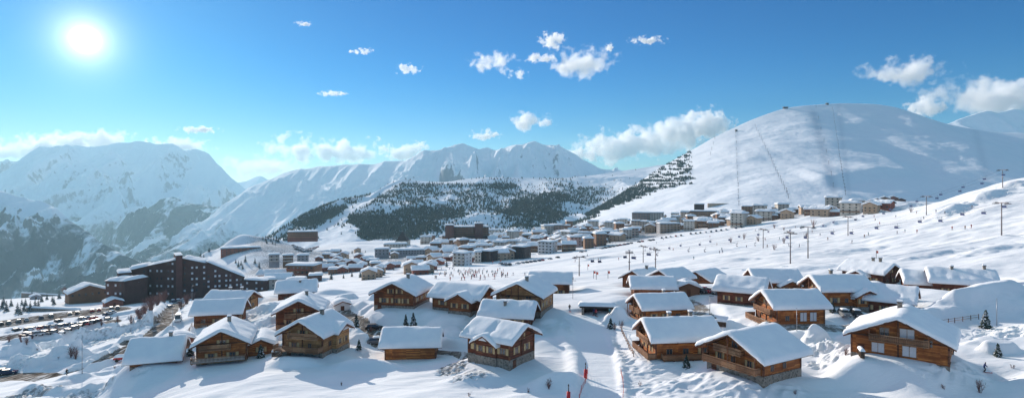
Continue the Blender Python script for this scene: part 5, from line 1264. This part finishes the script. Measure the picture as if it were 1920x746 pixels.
car(4, on(334, 601), R(-65), 'white van standing at the side of the ploughed road', None, van=True)
car(0, on(702, 618), R(10), 'dark car tucked in the snow behind the two small firs', None)
car(2, on(706, 644), R(15), 'grey car half behind the left end of the board walled chalet', None, snow=True)
for i, (px, row) in enumerate(((1312, 549), (1322, 548), (1333, 549), (1343, 551))):
    car((0, 5, 3, 2)[i], on(px, row), R(-60), ('first', 'second', 'third', 'last')[i] + ' of four cars from the left by the low snowy gable', 'cars before the low snowy gable', snow=i % 2 == 0)
for i, (px, row) in enumerate(((1583, 592), (1606, 593))):
    car((2, 0)[i], on(px, row), R(-100), ('left', 'right') [i] + ' of two snow topped cars before the honey gabled chalet', 'cars at the honey gabled chalet', snow=True)
for i, (px, row) in enumerate(((324, 566), (329, 566), (334, 565), (339, 565), (344, 564), (327, 560), (334, 559))):
    car(i % 6, on(px, row), R(80 + i * 3), PNAME[i % 6] + ' car in the small lot at the foot of the dark complex', 'cars in the lot at the dark complex', snow=i % 2 == 0)
CP = [freeze(car(k, (0, 0, -200), 0, 'x', None, False, k in (1, 3))) for k in range(6)]; CUSED = set()
rc = random.Random(4)
def carcopy(px, row, ang, where):
    k = rc.choice((0, 0, 1, 2, 2, 3, 4, 5)); o = CP[k] if k not in CUSED else copy_tree(CP[k]); CUSED.add(k)
    p = on(px, row); o.location = p; o.rotation_euler = (0, 0, ang); o['label'] = '%s car parked %s' % (PNAME[k], where); o['group'] = '%s cars %s' % (PNAME[k], where)
def carrow(px0, row0, px1, row1, gap, ang, where, skip=0.1):
    a, b = on(px0, row0), on(px1, row1); L = math.hypot(b.x - a.x, b.y - a.y); n = int(L / gap); h = math.atan2(b.y - a.y, b.x - a.x)
    for i in range(n):
        if rc.random() < skip: continue
        x, y = a.x + (b.x - a.x) * i / n, a.y + (b.y - a.y) * i / n
        x += rc.gauss(0, 0.25); y += rc.gauss(0, 0.35)
        carcopy(CX + F * x / y, HY - F * ground(x, y) / y, h + ang + rc.gauss(0, 0.05), where)
w1 = 'in the left car park'
carrow(-15, 611, 108, 592, 2.9, R(90), w1); carrow(108, 592, 232, 577, 2.9, R(90), w1, 0.3); carrow(28, 621, 215, 596, 2.9, R(90), w1); carrow(45, 629, 190, 608, 2.9, R(-90), w1, 0.2); carrow(110, 603, 222, 586, 2.9, R(90), w1, 0.35)
w2 = 'on the slope below the long red hotel'
for q in range(4): carrow(548 + q * 4, 461 - q * 3, 578 + q * 6, 463 - q * 3.6, 3.2, R(90), w2, 0.15)
w3 = 'along the road below the town'
carrow(930, 499, 1060, 481, 4.4, R(90), w3, 0.3); carrow(1090, 473, 1230, 450, 4.4, R(90), w3, 0.3); carrow(1240, 447, 1400, 425, 4.6, R(90), w3, 0.3)
# snow covered utility truck by the left road
def truck():
    t = thing('utility_truck', 'small truck with white cab and red bed in the snow by the curved track', 'truck', on(236, 676), R(15))
    MB().prism([(0.9, 0.5), (2.4, 0.5), (2.45, 1.3), (2.0, 2.2), (0.9, 2.2)], -0.9, 0.9).build('cab', PAINTS[4], t)
    MB().prism([(1.35, 1.35), (2.2, 1.35), (1.95, 1.95), (1.35, 1.95)], -0.92, 0.92).build('window', M_GLASS, t)
    MB().box(-2.6, 0.88, -0.9, 0.9, 0.6, 1.15).build('bed', PAINTS[5], t)
    flat_snow(3.3, 1.7, 1.15, 0.5, 3, 0.2, 0.0).build('snow', M_ROOFSNOW, t).location = (-0.85, 0, 0)
    wm = MB().tube((0, -0.14, 0), (0, 0.14, 0), 0.42, n=12).mesh('wheel', M_TYRE)
    for x in (-1.8, 1.6):
        for y in (-0.8, 0.8): put('wheel', wm, t, (x, y, 0.42))
truck()

# ------------------------------------------------------------------ people
M_SKIN = plain('skin', (0.45, 0.28, 0.2), 0.6)
def person_mesh(pose, jacket, trousers, hat):
    """one continuous body; pose: stand / ski / walk"""
    lean = {'stand': 0.0, 'ski': 0.28, 'walk': 0.06}[pose]; kn = {'stand': 0.02, 'ski': 0.22, 'walk': 0.1}[pose]; st = {'stand': 0.0, 'ski': 0.04, 'walk': 0.26}[pose]
    hz = 0.92 - kn * 0.35
    P = {'pel': (0, 0, hz), 'ch': (0, -lean * 0.45, hz + 0.42), 'nk': (0, -lean * 0.62, hz + 0.60), 'hd': (0, -lean * 0.72, hz + 0.72), 'tp': (0, -lean * 0.75, hz + 0.83)}
    E = [('pel', 'ch'), ('ch', 'nk'), ('nk', 'hd'), ('hd', 'tp')]; Rr = {'pel': .16, 'ch': .19, 'nk': .075, 'hd': .105, 'tp': .085}
    for s, n in ((-1, 'l'), (1, 'r')):
        P['hp' + n] = (s * 0.10, 0, hz - 0.06); P['kn' + n] = (s * 0.12, -kn - s * st * 0.5, 0.48); P['an' + n] = (s * 0.13, s * st, 0.08); P['to' + n] = (s * 0.14, s * st - 0.20, 0.05)
        P['sh' + n] = (s * 0.21, P['ch'][1] - 0.02, hz + 0.50); P['el' + n] = (s * 0.30, P['ch'][1] - 0.06 - (0.1 if pose == 'ski' else s * 0.08), hz + 0.24); P['ha' + n] = (s * 0.27, P['ch'][1] - (0.32 if pose == 'ski' else 0.12 + s * 0.1), hz + 0.10 if pose == 'ski' else hz)
        E += [('pel', 'hp' + n), ('hp' + n, 'kn' + n), ('kn' + n, 'an' + n), ('an' + n, 'to' + n), ('ch', 'sh' + n), ('sh' + n, 'el' + n), ('el' + n, 'ha' + n)]
        Rr.update({'hp' + n: .11, 'kn' + n: .075, 'an' + n: .06, 'to' + n: .05, 'sh' + n: .08, 'el' + n: .058, 'ha' + n: .045})
    ks = list(P); me = bpy.data.meshes.new('body'); me.from_pydata([P[k] for k in ks], [(ks.index(a), ks.index(b)) for a, b in E], [])
    o = bpy.data.objects.new('body', me); COL.objects.link(o); o.modifiers.new('skin', 'SKIN'); sb = o.modifiers.new('sub', 'SUBSURF'); sb.levels = 1; sb.render_levels = 1
    for i, k in enumerate(ks): me.skin_vertices[0].data[i].radius = (Rr[k], Rr[k]); me.skin_vertices[0].data[i].use_root = (k == 'pel')
    dg = bpy.context.evaluated_depsgraph_get(); m2 = bpy.data.meshes.new_from_object(o.evaluated_get(dg)); bpy.data.objects.remove(o)
    m2.name = 'body'; m2.materials.clear()
    for m in (jacket, trousers, hat, M_SKIN, M_TYRE): m2.materials.append(m)
    for f in m2.polygons:
        z = f.center.z; f.use_smooth = True
        f.material_index = 4 if z < 0.14 else 1 if z < hz - 0.04 and abs(f.center.x) < 0.22 else 0 if z < hz + 0.60 else 3 if z < hz + 0.72 and f.center.y < P['hd'][1] - 0.02 else 2
    return m2
CL = {n: plain(n + '_cloth', c, 0.8) for n, c in dict(red=(0.5, 0.04, 0.04), navy=(0.03, 0.05, 0.14), black=(0.02, 0.02, 0.022), orange=(0.30, 0.09, 0.03), teal=(0.04, 0.2, 0.25), white=(0.6, 0.6, 0.6)).items()}
SKI = MB().box(-0.045, 0.045, -0.95, 0.75, 0.0, 0.03); SKI.box(-0.045, 0.045, -1.08, -0.95, 0.02, 0.07); SKI = SKI.mesh('ski', CL['red'])
def person(loc, rz, label, pose, j, tr, hat, skis, group=None):
    key = (pose, j, tr, hat)
    if key not in PM: PM[key] = person_mesh(pose, CL[j], CL[tr], CL[hat])
    t = thing('person', label, 'person', loc, rz, group); put('body', PM[key], t, (0, 0, 0.03 if skis else 0))
    if skis:
        for s in (-1, 1): put('ski', SKI, t, (s * 0.135, 0, 0))
        if pose == 'ski':
            for s in (-1, 1): MB().tube((s * 0.28, -0.42, 1.0), (s * 0.42, 0.25, 0.05), 0.015, n=4).build('ski_pole', M_METAL, t)
    return t
PM = {}
person(G(1845, 697), R(60), 'skier in dark clothes gliding down alone at the lower right', 'ski', 'navy', 'black', 'black', True)
person(G(1117, 592), R(20), 'person in red at the top of the groomed piste, right of the pair', 'ski', 'red', 'black', 'red', True)
person(G(1114, 590), R(-30), 'person in dark clothes at the top of the piste beside the one in red', 'stand', 'navy', 'black', 'black', True)
person(G(1143, 590), R(120), 'lone walker by the underpass mouth', 'walk', 'teal', 'black', 'black', False)
person(G(1068, 583), R(10), 'lone skier left of the underpass, against the snow wall', 'stand', 'black', 'navy', 'black', True)
person(G(125, 703), R(80), 'walker in dark clothes at the bend of the curved track, lower left', 'walk', 'black', 'black', 'red', False)
PP = [freeze(person((0, 0, -200), 0, 'x', ('stand', 'ski', 'walk', 'ski', 'stand')[i], ('red', 'navy', 'black', 'orange', 'teal')[i], ('black', 'black', 'navy', 'black', 'black')[i], ('black', 'white', 'red', 'black', 'orange')[i], i != 2)) for i in range(5)]
PU = set(); rp = random.Random(77); JN = ['red', 'navy', 'black', 'orange', 'teal']
def crowd(px, row, where):
    k = rp.randrange(5); o = PP[k] if k not in PU else copy_tree(PP[k]); PU.add(k)
    o.location = G(px, row); o.rotation_euler = (0, 0, rp.uniform(0, 6.28)); o['label'] = 'distant person in %s jacket %s' % (JN[k], where); o['group'] = 'people in %s %s' % (JN[k], where)
n = 0
while n < 105:
    x, y = rp.gauss(880, 42), rp.gauss(514, 6)
    if 790 < x < 985 and 500 < y < 526: crowd(x, y, 'in the crowd at the ski school'); n += 1
for i in range(50):
    x = rp.uniform(1000, 1840); y = 505 - (x - 1000) * 0.115 + rp.uniform(-28, 20); crowd(x, y, 'scattered on the wide slope')
# ------------------------------------------------------------------ ski lifts
M_LIFT = plain('lift_steel', (0.20, 0.17, 0.17), 0.5, 0.1, metal=0.4)
def pylon(px, row, H, rz, label, group):
    p = G(px, row); t = thing('lift_pylon', label, 'pylon', p, rz, group)
    MB().tube((0, 0, -1), (0, 0, H), 0.26, 0.17, 8).build('pole', M_LIFT, t)
    MB().box(-2.9, 2.9, -0.16, 0.16, H + 0.003, H + 0.32).build('crossarm', M_LIFT, t)
    for s in (-1, 1):
        w_ = MB().box(s * 2.7 - 0.12, s * 2.7 + 0.12, -1.5, 1.5, H - 0.35, H - 0.05); w_.box(s * 2.7 - 0.7, s * 2.7 + 0.7, -0.5, 0.5, H + 0.33, H + 0.42); w_.build('sheave_train', M_METAL, t)
    MB().box(-0.5, 0.5, -0.5, 0.5, H * 0.55, H * 0.55 + 0.1).build('platform', M_METAL, t)
    return p, H
def lift(pts, word, H=11):
    Ps = []
    for i, (px, row, h) in enumerate(pts):
        a = G(*pts[max(i - 1, 0)][:2]); b = G(*pts[min(i + 1, len(pts) - 1)][:2]); rz = math.atan2(b.y - a.y, b.x - a.x) - math.pi / 2
        ordn = ('first', 'second', 'third', 'fourth', 'fifth', 'sixth')[i]
        Ps.append((*pylon(px, row, h, rz, '%s pylon from the left on the %s chairlift' % (ordn, word), 'pylons of the %s chairlift' % word), rz))
    cm = None; idx = 0
    for s in (-1, 1):
        path = []
        for (p, h, rz), (p2, h2, rz2) in zip(Ps[:-1], Ps[1:]):
            a = p + Vector((math.cos(rz) * 2.7 * s, math.sin(rz) * 2.7 * s, h - 0.45)); b = p2 + Vector((math.cos(rz2) * 2.7 * s, math.sin(rz2) * 2.7 * s, h2 - 0.45))
            for k in range(12): u = k / 12; q = a.lerp(b, u); q.z -= 4 * u * (1 - u) * (b - a).length * 0.015; path.append(q)
        path.append(b); c = MB()
        for a, b in zip(path[:-1], path[1:]): c.tube(a, b, 0.035, n=4)
        o = c.build('lift_cable', M_METAL, None); tag(o, '%s cable of the %s chairlift' % ('near' if s > 0 else 'far', word), 'cable')
        d = 0; nxt = 6 + (s > 0) * 9
        for a, b in zip(path[:-1], path[1:]):
            L = (b - a).length
            while d + L > nxt:
                q = a.lerp(b, (nxt - d) / L); nxt += 19; ang = math.atan2(b.y - a.y, b.x - a.x)
                o = chair_(q, ang, word)
            d += L
CHAIR = []
def chair_(q, ang, word):
    if not CHAIR:
        t = thing('lift_chair', 'x', 'chairlift seat', (0, 0, 0))
        MB().tube((0, 0, 0.05), (0, 0, -1.6), 0.05, n=5).build('hanger', M_METAL, t)
        MB().box(-0.6, 0.0, -1.3, 1.3, -2.75, -2.6).build('seat', CL['black'], t)
        MB().prism([(-0.72, -2.72), (-0.62, -2.72), (-0.74, -1.7), (-0.84, -1.7)], -1.3, 1.3).build('backrest', CL['navy'], t)
        MB().prism([(-0.85, -1.6), (0.1, -1.45), (0.1, -1.38), (-0.85, -1.53)], -1.35, 1.35).build('frame', M_METAL, t)
        CHAIR.append(freeze(t)); o = t
    else: o = copy_tree(CHAIR[0])
    o.location = q; o.rotation_euler = (0, 0, ang); o.scale = (0.75, 0.75, 0.75); o['label'] = 'chair hanging from the %s chairlift cable' % word; o['group'] = 'chairs of the %s chairlift' % word
    return o
lift([(1086, 517, 8), (1180, 515, 9), (1229, 509, 9.5), (1482, 494, 12), (1878, 441, 13), (2080, 400, 13)], 'lower')
lift([(1206, 492, 9), (1431, 465, 11), (1590, 442, 11), (1737, 403, 11), (1880, 352, 11)], 'upper')
pylon(1515, 484, 13, R(-60), 'single tall pylon with twin arms right of the centre of the slope', None)
# drag lifts up the big hill: small poles on its face
def on_hill(grid, px, row):
    X, Y, Z, PX, V = grid; P_ = CX + F * X / Y; Q = HY - F * Z / Y; d = (P_ - px) ** 2 + (Q - row) ** 2; d = np.where(V > 1, 1e9, d); k = np.unravel_index(np.argmin(d), d.shape)
    return Vector((X[k], Y[k], Z[k]))
hp = thing('lift_pole', 'small drag lift pole on the face of the big ski hill', 'pole', on_hill(BH, 1380, 250), 0, 'drag lift poles on the big hill')
MB().tube((0, 0, -1), (0, 0, 9), 0.35, 0.3, 6).build('mast', M_METAL, hp); MB().box(-1.8, 1.8, -0.2, 0.2, 8.2, 8.7).build('crossarm', M_METAL, hp); freeze(hp)
for (x0, y0, x1, y1, n) in ((1379, 236, 1386, 396, 14), (1416, 238, 1482, 378, 24), (1530, 202, 1568, 372, 8), (1561, 205, 1586, 372, 26), (1340, 262, 1330, 300, 4)):
    for i in range(n): c = copy_tree(hp); c.location = on_hill(BH, x0 + (x1 - x0) * i / n, y0 + (y1 - y0) * i / n)
for px, row, w_, lab in ((1473, 203, 16, 'hut with a wide roof on the skyline of the big hill'), (1551, 196, 8, 'small lift station on the summit of the big hill'), (1380, 247, 5, 'tiny lift station where the left drag lift ends'), (1411, 412, 12, 'lift base station at the foot of the drag lift')):
    p = on_hill(BH, px, row); t = thing('lift_station', lab, 'hut', p)
    MB().box(-w_ / 2, w_ / 2, -4, 4, -4, 5).build('wall', M_WALL['dark'], t); q = MB().box(-w_ * 0.7, w_ * 0.7, -5, 5, 5.003, 6).build('roof', M_WALL['grey'], t)
p = on_hill(BH, 1352, 384); t = thing('reservoir_wall', 'low dark retaining wall cut into the foot of the big hill', 'wall', p); MB().box(-26, 26, -1, 1, -6, 2.5).build('wall', M_WALL['tan'], t)

# ------------------------------------------------------------------ street furniture and markers
def lamp(px, row, H, label, arm=True):
    t = thing('street_lamp', label, 'street lamp', G(px, row)); MB().tube((0, 0, -0.5), (0, 0, H), 0.08, 0.05, 7).build('pole', M_GALV, t)
    if arm: MB().box(-0.1, 0.9, -0.09, 0.09, H + 0.002, H + 0.1).build('lamp_head', M_METAL, t)
lamp(1331, 592, 4.8, 'street lamp between the piste side and lane bend chalets'); lamp(1494, 620, 4.6, 'bare pole before the terrace chalet', False); lamp(1869, 610, 5.6, 'tall pole beside the single fir at the right edge', False)
lamp(324, 612, 5.5, 'street lamp by the white van'); lamp(154, 700, 9, 'tall thin pole standing in the ploughed snow, lower left', False); lamp(1074, 560, 5.0, 'street lamp left of the underpass'); lamp(360, 566, 8, 'street lamp in front of the dark complex')
lamp(345, 652, 3.2, 'short pole behind the balcony chalet', False); lamp(463, 609, 3.4, 'short pole right of the porch chalet', False); lamp(8, 548, 9, 'lamp mast at the far left edge')
M_PAD = plain('red_padding', (0.55, 0.03, 0.035), 0.6)
for px, row, lab in ((1098, 708, 'red padded snow gun post at the left side of the piste'), (1066, 752, 'red padded post at the very bottom, left of the piste')):
    t = thing('padded_post', lab, 'post', G(px, row)); MB().tube((0, 0, -0.3), (0, 0, 1.5), 0.30, 0.30, 12).build('padding', M_PAD, t); MB().tube((0, 0, 1.5), (0, 0, 2.4), 0.09, 0.07, 8).build('pole', M_METAL, t); MB().tube((0, 0, 2.4), (0, 0, 2.75), 0.14, 0.05, 8).build('nozzle', M_METAL, t)
M_NET = plain('orange_net', (0.62, 0.14, 0.10), 0.8)
def netting(pts, label, h=1.0):
    P = [G(*p) for p in pts]; t = thing('safety_net', label, 'net', P[0]); o = P[0]; m = MB()
    for a, b in zip(P[:-1], P[1:]):
        for z in (0.2, 0.45, 0.7, 0.95): m.tube(a - o + Vector((0, 0, z * h)), b - o + Vector((0, 0, z * h)), 0.012, n=3)
        k = int((b - a).length / 0.35)
        for i in range(k): q = a.lerp(b, i / max(k, 1)) - o; m.tube(q + Vector((0, 0, 0.15)), q + Vector((0, 0, h)), 0.010, n=3)
    m.build('mesh', M_NET, t)
    for a in P: MB().tube(a - o - Vector((0, 0, 0.2)), a - o + Vector((0, 0, h + 0.2)), 0.03, n=5).build('stake', M_PAD, t)
netting([(1168, 752), (1169, 735), (1168, 718), (1164, 700)], 'orange safety net along the right side of the piste')
netting([(1086, 752), (1090, 735), (1098, 718), (1102, 700)], 'orange safety net left of the piste by the red posts')
for i, (px, row) in enumerate(((1643, 484), (923, 496), (938, 494), (1102, 506), (1113, 522), (1140, 522), (1118, 524))):
    t = thing('slope_marker', ('red marker flag alone on the upper slope', 'left of the two red flags at the edge of town', 'right of the two red flags at the edge of town', 'red marker near the first lift pylon', 'left of three red markers on the flat run', 'right of three red markers on the flat run', 'lowest of three red markers on the flat run')[i], 'marker', G(px, row))
    MB().tube((0, 0, -0.2), (0, 0, 3.0), 0.09, n=6).build('pole', M_METAL, t); MB().box(0.09, 0.75, -0.03, 0.03, 1.9, 2.8).build('flag', M_NET, t)
def underpass():
    p = G(1120, 586) - Vector((0, 0, 1.0)); t = thing('underpass', 'dark mouthed concrete underpass with snow on top at the head of the piste', 'underpass', p, -math.atan2(160, F))
    b = MB(); b.box(-3.6, 3.6, 1.0, 1.5, -1, 2.4); b.build('back_wall', M_WALL['dark'], t)
    for s in (-1, 1): MB().box(s * 3.6 - 0.3, s * 3.6 + 0.3, -1.5, 0.997, -1, 2.4).build('side_wall', M_STONE, t)
    MB().box(-4.4, 4.4, -1.7, 1.6, 2.403, 2.9).build('deck', M_WALL['dark'], t)
    flat_snow(9, 3.2, 2.9, 0.7, 5, 0.2).build('snow', M_ROOFSNOW, t)
underpass()
def hut(px, row, w_, h_, label, wall='brown'):
    t = thing('hut', label, 'hut', G(px, row), -math.atan2(px - CX, F) + 0.2); MB().prism([(-w_ / 2, -1), (w_ / 2, -1), (w_ / 2, h_), (0, h_ + w_ * 0.2), (-w_ / 2, h_)], -w_ * 0.4, w_ * 0.4).build('wall', M_WALL[wall], t)
    gable_roof(t, w_ + 0.8, w_ * 0.8 + 0.8, h_ + w_ * 0.2 + 0.3, 22, M_TRIM, snow=0.6, seed=int(px)); MB().box(-0.5, 0.5, -w_ * 0.4 - 0.05, -w_ * 0.4 - 0.003, -0.5, h_ - 0.3).build('door', M_TRIM, t)
hut(66, 561, 6, 2.4, 'tiny hut alone on the far left plateau', 'grey'); hut(212, 574, 9, 3.0, 'small house with steep snowed gable at the left foot of the dark complex', 'red'); hut(1288, 552, 6, 2.2, 'garage with flat snow left of the four parked cars')
hut(1010, 536, 5, 2.0, 'low shed right behind the tall grey brown chalet', 'dark'); hut(640, 580, 4, 1.6, 'small snow capped shed by the lane behind the hamlet', 'white'); hut(336, 650, 5.5, 2.0, 'small red walled shed right of the roof slab chalet', 'red')
for i, (px, row, w_) in enumerate(((100, 583, 36), (90, 523, 60))):
    o = put('retaining_wall', MB().box(-w_ / 2, w_ / 2, -0.6, 0.6, -4, 1.6).mesh('retaining_wall', M_STONE), None, G(px, row), R(-10 - 5 * i)); tag(o, ('long snow topped wall above the left car park', 'low wall at the outer edge of the far left plateau')[i], 'wall')
    s_ = flat_snow(w_, 1.2, 1.6, 0.7, i, 0.2).build('snow', M_ROOFSNOW, o)
# small yard things between the chalets
def woodpile(px, row, L, rz, label):
    t = thing('woodpile', label, 'woodpile', G(px, row), rz); r = random.Random(int(px))
    m = MB()
    for k in range(5):
        for i in range(int(L / 0.22)): m.tube((i * 0.22 - L / 2, -0.3, 0.12 + k * 0.2), (i * 0.22 - L / 2, 0.3 + r.uniform(-.05, .05), 0.12 + k * 0.2), 0.1, n=6)
    m.build('logs', M_BARK, t); flat_snow(L + 0.2, 0.7, 1.12, 0.3, int(px) % 20, 0.1, 0.05).build('snow', M_ROOFSNOW, t)
woodpile(522, 668, 2.4, 0.3, 'snow topped woodpile right of the side wing of the balcony chalet'); woodpile(1352, 612, 2.6, -0.5, 'snow topped woodpile at the lane bend'); woodpile(1615, 668, 2.2, 1.2, 'snow topped woodpile left of the broad honey timber chalet')
def fence(pts, label, h=1.1):
    P = [G(*p) for p in pts]; o = P[0]; t = thing('rail_fence', label, 'fence', o)
    for a, b in zip(P[:-1], P[1:]):
        n = max(2, int((b - a).length / 1.8))
        for i in range(n + 1):
            q = a.lerp(b, i / n) - o; MB().tube(q - Vector((0, 0, 0.4)), q + Vector((0, 0, h)), 0.07, n=5).build('post', M_TRIM, t)
        for z in (0.5, 0.95): MB().tube(a - o + Vector((0, 0, z)), b - o + Vector((0, 0, z)), 0.045, n=4).build('rail', M_RAIL, t)
fence([(1165, 622), (1176, 645), (1188, 668)], 'rail fence half sunk in snow between the piste and the side balcony chalet')
fence([(1742, 612), (1790, 605), (1835, 598)], 'rail fence below the big ploughed berm at the right')
fence([(360, 612), (350, 630), (343, 645)], 'rail fence left of the balcony chalet behind the red walled shed')
for i, (px, row) in enumerate(((1200, 722), (1490, 738), (1770, 728), (1900, 690), (640, 722), (880, 742), (990, 735), (70, 655), (110, 672), (215, 690))):
    bush(G(px, row), 0.9, 1.0, i + 200, 'low dry stems poking through the foreground snow' , 'dry stems in the foreground snow', 60, name='dry_stems', cat='plant')
